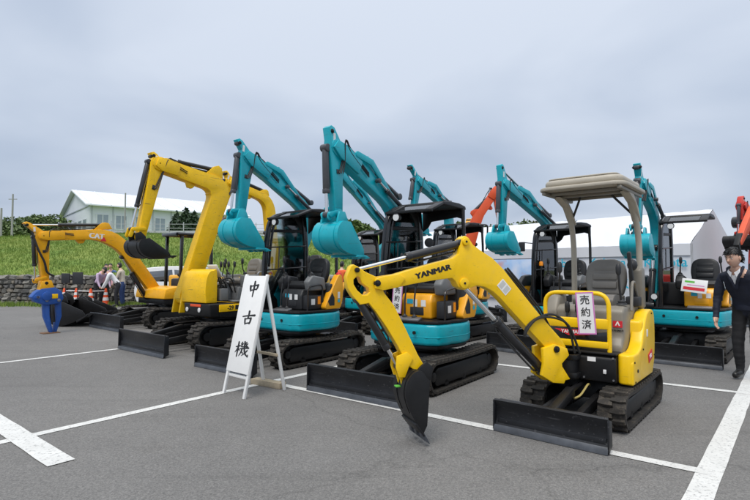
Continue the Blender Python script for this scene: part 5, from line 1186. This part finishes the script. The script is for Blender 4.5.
# --- white car behind the machines
def car():
    root = empty('parked_car', (-6.75, 19.0, 0), 96, label='white hatchback parked before the stone wall behind the amber excavator', cat='car')
    cp = mat('white car paint', (.78, .79, .80), .25, coat=.6, var=.02)
    # local y forward; profile (y,z)
    prof = [(p.x, p.y) for p in smooth([(-1.95, .35), (-2.02, .62), (-1.96, .95), (-1.78, 1.36), (-1.5, 1.50), (-.4, 1.56), (.35, 1.48), (1.0, 1.05), (1.75, .92), (2.02, .72), (2.05, .42), (1.95, .25)], 4)] + [(-1.9, .25)]
    b = B(); b.prism(prof, -.84, .84, 'x', .09, 3); b.obj('body', cp, root)
    for s in (-1, 1):
        for pts in ([(-1.62, 1.0), (-1.45, 1.36), (-.55, 1.43), (-.5, 1.0)], [(-.43, 1.0), (-.47, 1.43), (.28, 1.36), (.80, 1.02)]):
            b = B(); b.prism(pts, s * .832, s * .845, 'x', .003); b.obj('side_window', gld, root)
        for y in (-1.25, 1.28):
            b = B(); b.cyl((s * .66, y, .31), (s * .86, y, .31), .31, n=24, bevel=.03); w_ = b.obj('wheel', rubber, root); b = B(); b.cyl((s * .855, y, .31), (s * .868, y, .31), .19, n=18); b.obj('rim', steel, w_)
        b = B(); b.box((s * .62, 1.95, .70), (.30, .16, .15), .04); b.obj('headlight', lens, root)
        b = B(); b.box((s * .70, -1.96, .88), (.20, .10, .26), .03); b.obj('tail_light', redprint, root)
    b = B(); b.prism([(.40, 1.46), (1.0, 1.07), (1.02, 1.09), (.43, 1.485)], -.70, .70, 'x'); b.obj('windscreen', gld, root)
car()

# ================================================================== PEOPLE
skinm = mat('skin', (.62, .38, .28), .5, var=.06); hairm = mat('black hair', (.010, .009, .009), .4, var=.2, scale=60, bump=.5, bscale=150)
navy = mat('navy jacket cloth', (.008, .011, .026), .75, var=.2, scale=12, bump=.2, bscale=60); trou = mat('black trouser cloth', (.009, .009, .011), .8, var=.2, bump=.15); shirt = mat('white shirt cloth', (.72, .73, .76), .7, var=.03); shoe = mat('black shoe leather', (.012, .012, .012), .35)
eyew = mat('eye white', (.7, .7, .7), .3); lipm = mat('lip', (.38, .16, .13), .5)
def person(loc, psi, label, J, mats, head_pitch=0, head_yaw=0, hairlong=False, k=1.0, group=None, fat=1.0, fingers=True):
    """J: joints in metres in the person's own frame (x right, y forward). mats: dict seg -> material"""
    root = empty('person', loc, psi, label=label, cat='person', group=group)
    names = ['pelvis', 'spine', 'chest', 'neck', 'headb']; idx = {}; V = []; Rd = []
    def add(n, p, r): idx[n] = len(V); V.append(p); Rd.append((r[0] * k * fat, r[1] * k * fat) if n not in ('neck', 'headb') else (r[0] * k, r[1] * k))
    add('pelvis', J['pelvis'], (.155, .115)); add('spine', J['spine'], (.145, .105)); add('chest', J['chest'], (.165, .115)); add('neck', J['neck'], (.062, .062)); add('headb', J['headb'], (.055, .055))
    E_ = [('pelvis', 'spine', 'top'), ('spine', 'chest', 'top'), ('chest', 'neck', 'neck'), ('neck', 'headb', 'skin')]
    for s in 'RL':
        add('sh' + s, J['sh' + s], (.078, .075)); add('el' + s, J['el' + s], (.055, .055)); add('wr' + s, J['wr' + s], (.040, .040)); add('ha' + s, J['ha' + s], (.042, .022))
        add('hip' + s, J['hip' + s], (.098, .10)); add('kn' + s, J['kn' + s], (.072, .074)); add('an' + s, J['an' + s], (.055, .055)); add('to' + s, J['to' + s], (.045, .035))
        E_ += [('chest', 'sh' + s, 'top'), ('sh' + s, 'el' + s, 'top'), ('el' + s, 'wr' + s, 'top'), ('wr' + s, 'ha' + s, 'skin'), ('pelvis', 'hip' + s, 'low'), ('hip' + s, 'kn' + s, 'low'), ('kn' + s, 'an' + s, 'low'), ('an' + s, 'to' + s, 'shoe')]
    me = bpy.data.meshes.new('p'); me.from_pydata([tuple(v) for v in V], [(idx[a], idx[c]) for a, c, _ in E_], []); ob = bpy.data.objects.new('p', me); C.objects.link(ob)
    md = ob.modifiers.new('s', 'SKIN'); md.use_smooth_shade = True
    for i, sv in enumerate(me.skin_vertices[0].data): sv.radius = Rd[i]; sv.use_root = (i == 0)
    sb = ob.modifiers.new('u', 'SUBSURF'); sb.levels = 3 if fingers else 2; sb.render_levels = sb.levels
    dg = bpy.context.evaluated_depsgraph_get(); bm_ = bpy.data.meshes.new_from_object(ob.evaluated_get(dg)); bpy.data.objects.remove(ob)
    order = ['top', 'neck', 'skin', 'low', 'shoe']; bm_.materials.clear()
    ml = [mats['top'], mats.get('neck', mats['top']), skinm, mats['low'], mats.get('shoe', shoe)]
    for m_ in ml: bm_.materials.append(m_)
    segs = [(Vector(V[idx[a]]), Vector(V[idx[c]]), order.index(t), (Rd[idx[a]][0] + Rd[idx[c]][0]) / 2) for a, c, t in E_]
    for p in bm_.polygons:
        c = p.center; best = None
        for a, d_, t, r_ in segs:
            ab = d_ - a; u = max(0, min(1, (c - a).dot(ab) / ab.length_squared)); ds = (c - (a + ab * u)).length - r_
            if best is None or ds < best[0]: best = (ds, 2 if (t == 1 and u > .62) else t)
        p.material_index = best[1]
    if fingers:      # folds in the cloth
        from mathutils import noise as mn
        cl_ = {i for p in bm_.polygons if p.material_index in (0, 3) for i in p.vertices}; nr = [v.normal.copy() for v in bm_.vertices]
        for v in bm_.vertices:
            if v.index in cl_:
                c = v.co; f_ = mn.noise(Vector((c.x * 9, c.y * 9, c.z * 5))) * .010 + mn.noise(Vector((c.x * 5 + c.z * 14, c.y * 14 - c.z * 9, c.z * 22))) * .007
                v.co = c + nr[v.index] * f_
    # head and fingers joined to the same mesh
    hb = B(); hb.mi = 2
    Mh = Matrix.Translation(J['head']) @ Matrix.Rotation(R(head_yaw), 4, 'Z') @ Matrix.Rotation(R(head_pitch), 4, 'X') @ Matrix.Scale(k, 4)
    t = bmesh.new(); bmesh.ops.create_uvsphere(t, u_segments=24, v_segments=18, radius=1)
    for v in t.verts:
        x, y, z = v.co
        w_ = .078 * (1 - .20 * max(0, -z) ** 1.5); dp = .098 * (1 - .06 * max(0, -z))
        nx, ny, nz = x * w_, y * dp, z * .122
        if y > 0:
            ny += .006 * max(0, 1 - abs(z + .75) / .3) * max(0, 1 - abs(x) / .5)                    # chin
            ny -= .010 * max(0, 1 - abs(z - .05) / .18) * max(0, 1 - abs(abs(x) - .42) / .25)         # eye sockets
        if y < 0 and z < -.3: ny *= .80
        v.co = (nx, ny, nz)
    bmesh.ops.transform(t, matrix=Mh, verts=t.verts); hb._merge(t)
    nose = B(); nose.prism([(.088, .022), (.100, .006), (.116, -.020), (.112, -.030), (.092, -.034)], -.011, .011, 'x', .006); nm = bpy.data.meshes.new('n'); nose.xf(Mh); nose.bm.to_mesh(nm); hb.bm.from_mesh(nm)
    for s in (-1, 1):
        ear = B(); ear.ball((s * .079, -.004, -.005), (.012, .020, .032), 10); nm = bpy.data.meshes.new('e'); ear.xf(Mh); ear.bm.to_mesh(nm); hb.bm.from_mesh(nm)
    if fingers:
        for s in 'RL':
            w0 = Vector(J['wr' + s]); h0 = Vector(J['ha' + s]); d_ = (h0 - w0).normalized(); sd = Vector((0, 1, 0)); sd = (sd - d_ * sd.dot(d_)).normalized(); inw = Vector((-1 if s == 'R' else 1, 0, 0))
            for f_, ln in enumerate((.062, .074, .070, .055)):
                b0 = h0 + sd * (.030 - .020 * f_) + d_ * .01; hb.tube([b0 - d_ * .03, b0 + d_ * ln * .45 + inw * .004, b0 + d_ * ln * .8 + inw * .016, b0 + d_ * ln + inw * .03], [.0095, .009, .008, .006], 7)
            b0 = w0 + d_ * .035 + sd * .03; hb.tube([b0, b0 + sd * .028 + d_ * .03 + inw * .008, b0 + sd * .034 + d_ * .062 + inw * .018], [.012, .0105, .007], 7)
    for f in hb.bm.faces: f.material_index = 2
    hb.bm.from_mesh(bm_); 
    body = hb.obj('body', ml, root, ang=60)
    # hair
    locks = []
    h = B(); t = bmesh.new(); bmesh.ops.create_uvsphere(t, u_segments=28, v_segments=20, radius=1)
    kill = []
    for v in t.verts:
        x, y, z = v.co; lim = (.36 + .10 * math.sin(x * 9)) if y > .35 else (.05 if abs(x) > .5 and y > .0 else (-.25 if y > -.35 else -.6))
        if hairlong and y < .2: lim = -1.0
        if z < lim - .02: kill.append(v)
        n_ = 1 + .05 * math.sin(x * 19 + z * 7) * math.sin(y * 17) + random.uniform(-.02, .02)
        v.co = (x * .087 * n_, (y * .108 - .004) * n_, z * .132 * n_ + (.010 if z > 0 else 0))
    bmesh.ops.delete(t, geom=kill, context='VERTS'); bmesh.ops.transform(t, matrix=Mh, verts=t.verts); h._merge(t)
    if fingers:
        rn = random.Random(5)
        for i in range(420):
            th_ = rn.uniform(0, 6.283); zz_ = rn.uniform(-.45, 1.0); rr_ = math.sqrt(max(0, 1 - zz_ * zz_)); x, y = rr_ * math.cos(th_), rr_ * math.sin(th_)
            if y > .15 and zz_ < .42: continue
            if abs(x) > .45 and y > -.25 and zz_ < .12: continue
            p0 = Vector((x * .086, y * .107 - .004, zz_ * .131 + (.010 if zz_ > 0 else 0))); sw = Vector((x * .6 + rn.gauss(0, .25) + (.5 if y > 0 else 0), y * .5 + (.5 if y > .2 else 0), -.75 + rn.gauss(0, .15))).normalized()
            ln = rn.uniform(.022, .042); ou = p0.normalized()
            locks.append((Mh @ p0, Mh @ (p0 + ou * .007 + sw * ln * .5), Mh @ (p0 + ou * .002 + sw * ln)))
        for a_, b_, c_ in locks: h.tube([a_, b_, c_], [.0055, .0048, .0008], 4)
    h.obj('hair', hairm, root)
    if fingers:
        for s in (-1, 1):
            e_ = B(); e_.ball((s * .032, .083, .008), (.014, .008, .0065), 10); eo = e_.obj('eye', eyew, root, Mh); e_ = B(); e_.ball((s * .033, .0885, .008), (.006, .004, .006), 8); e_.obj('iris', hairm, eo, Mh)
            e_ = B(); e_.tube([(s * .016, .094, .027), (s * .034, .092, .032), (s * .052, .082, .026)], [.003, .004, .002], 6); e_.obj('eyebrow', hairm, root, Mh)
        m_ = B(); m_.tube([(-.024, .089, -.058), (0, .098, -.060), (.024, .089, -.058)], [.002, .005, .002], 6); m_.obj('mouth', lipm, root, Mh)
    return root
mp = gp(749, 380)
man = person((mp.x, mp.y, 0), 236, 'man in a navy jacket and white collar leaning toward the teal excavator', dict(
    pelvis=(0, -.06, .93), spine=(.01, .03, 1.11), chest=(.02, .13, 1.27), neck=(.03, .21, 1.415), headb=(.03, .25, 1.49), head=(.03, .285, 1.575),
    shR=(.215, .15, 1.33), elR=(.285, .13, 1.05), wrR=(.275, .22, .81), haR=(.265, .25, .73), shL=(-.175, .14, 1.34), elL=(-.25, .08, 1.07), wrL=(-.24, .18, .85), haL=(-.23, .21, .77),
    hipR=(.095, -.05, .88), knR=(.11, .0, .49), anR=(.10, -.03, .085), toR=(.12, .14, .045), hipL=(-.095, -.05, .88), knL=(-.11, .04, .49), anL=(-.12, .02, .085), toL=(-.15, .19, .045)),
    dict(top=navy, low=trou, neck=navy), head_pitch=-12, head_yaw=-14)
# jacket details: open front with the shirt, collar, cuffs and a pen
NK = Vector((.03, .21, 1.415)); UD = Vector((0, .45, .893)); FD = Vector((0, .893, -.45))     # up and front of the leaning chest
cp_ = lambda x, u, f: NK + Vector((x, 0, 0)) + UD * u + FD * f
jb = B(); jb.poly([cp_(-.055, .02, .085), cp_(.055, .02, .085), cp_(.03, -.08, .112), cp_(0, -.17, .128), cp_(-.03, -.08, .112), cp_(0, -.02, .112)], [(0, 5, 4), (5, 1, 2), (4, 5, 2), (4, 2, 3)]); jb.obj('shirt_front', shirt, man)
for s_ in (-1, 1):
    jb = B(); jb.tube(smooth([cp_(s_ * .075, .035, -.03), cp_(s_ * .082, .03, .04), cp_(s_ * .060, -.03, .10), cp_(s_ * .028, -.11, .122), cp_(s_ * .004, -.20, .128)], 5), [.016, .017, .018, .019, .020] * 4 + [.016], 8); jb.obj('jacket_lapel', navy, man)
    jb = B(); jb.poly([cp_(s_ * .060, .055, .02), cp_(s_ * .056, .045, .075), cp_(s_ * .012, .022, .105), cp_(s_ * .034, -.035, .118), cp_(s_ * .072, .02, .085)], [(0, 1, 4), (1, 2, 3, 4)]); jb.obj('shirt_collar', shirt, man)
jb = B(); jb.beam((.15, .275, 1.27), (.13, .285, 1.18), .012, .010, .003); jb.obj('pen', chrome, man)
jb = B(); jb.lathe([(.165, 0), (.178, .05), (.17, .10)], n=24); jb.xf(Matrix.Diagonal((1, .76, 1, 1))); jb.xf(Matrix.Translation((0, -.045, .90))); jb.obj('jacket_hem', navy, man)
def stoop(a, arms=.4, sit=False):
    """a standing or bending pose for the small figures; a = forward bend in degrees"""
    s, c = math.sin(R(a)), math.cos(R(a)); hip = .88
    def up(x, y, z): z -= hip; return (x, y * c + z * s - .12 * s, hip + z * c - y * s)
    J = dict(pelvis=up(0, 0, .93), spine=up(0, 0, 1.12), chest=up(0, .01, 1.30), neck=up(0, .02, 1.46), headb=up(0, .03, 1.53), head=up(0, .045, 1.61))
    for n, x in (('R', .19), ('L', -.19)):
        sh = Vector(up(x, 0, 1.37)); el = sh + Vector((x * .2, arms * .22, -.27)); wr = el + Vector((-x * .1, .05 + arms * .18, -.22)); ha = wr + (wr - el).normalized() * .08
        J.update({'sh' + n: sh, 'el' + n: el, 'wr' + n: wr, 'ha' + n: ha, 'hip' + n: (x * .48, -.12 * s, .87), 'kn' + n: (x * .52, .02, .48), 'an' + n: (x * .52, -.03, .08), 'to' + n: (x * .6, .13, .045)})
    return J
def cloth(n, c): return mat(n, c, .8, var=.12, scale=10)
GP = 'visitors before the stone wall'
denim = cloth('blue denim', (.03, .06, .17)); dark = cloth('dark trousers', (.015, .015, .02))
for px, py, psi, bendv, top, low, hl, lb in (
    (98, 306, 120, 38, cloth('pale lilac shirt', (.52, .40, .55)), dark, False, 'visitor in a pale lilac shirt bending forward beside the cones'),
    (104, 305, 140, 20, cloth('rose check shirt', (.58, .32, .36)), dark, False, 'visitor in a rose coloured shirt beside the cones'),
    (111, 303, 170, 12, cloth('blue jacket', (.06, .13, .36)), dark, False, 'visitor in a blue jacket in the middle of the group'),
    (116, 307, 250, 40, cloth('white blouse', (.70, .70, .72)), dark, True, 'long haired visitor in a white blouse bending down'),
    (341, 312, 20, 4, cloth('orange work vest', (.75, .12, .03)), dark, False, 'visitor in an orange-red vest behind the teal machine at the signboard'),
    (122, 306, 265, 8, cloth('beige top', (.55, .48, .38)), denim, True, 'visitor in a beige top and blue jeans standing by the white car')):
    p = gp(px, py); person((p.x, p.y, 0), psi, lb, stoop(bendv), dict(top=top, low=low), hairlong=hl, group=GP, k=.86, fingers=False)
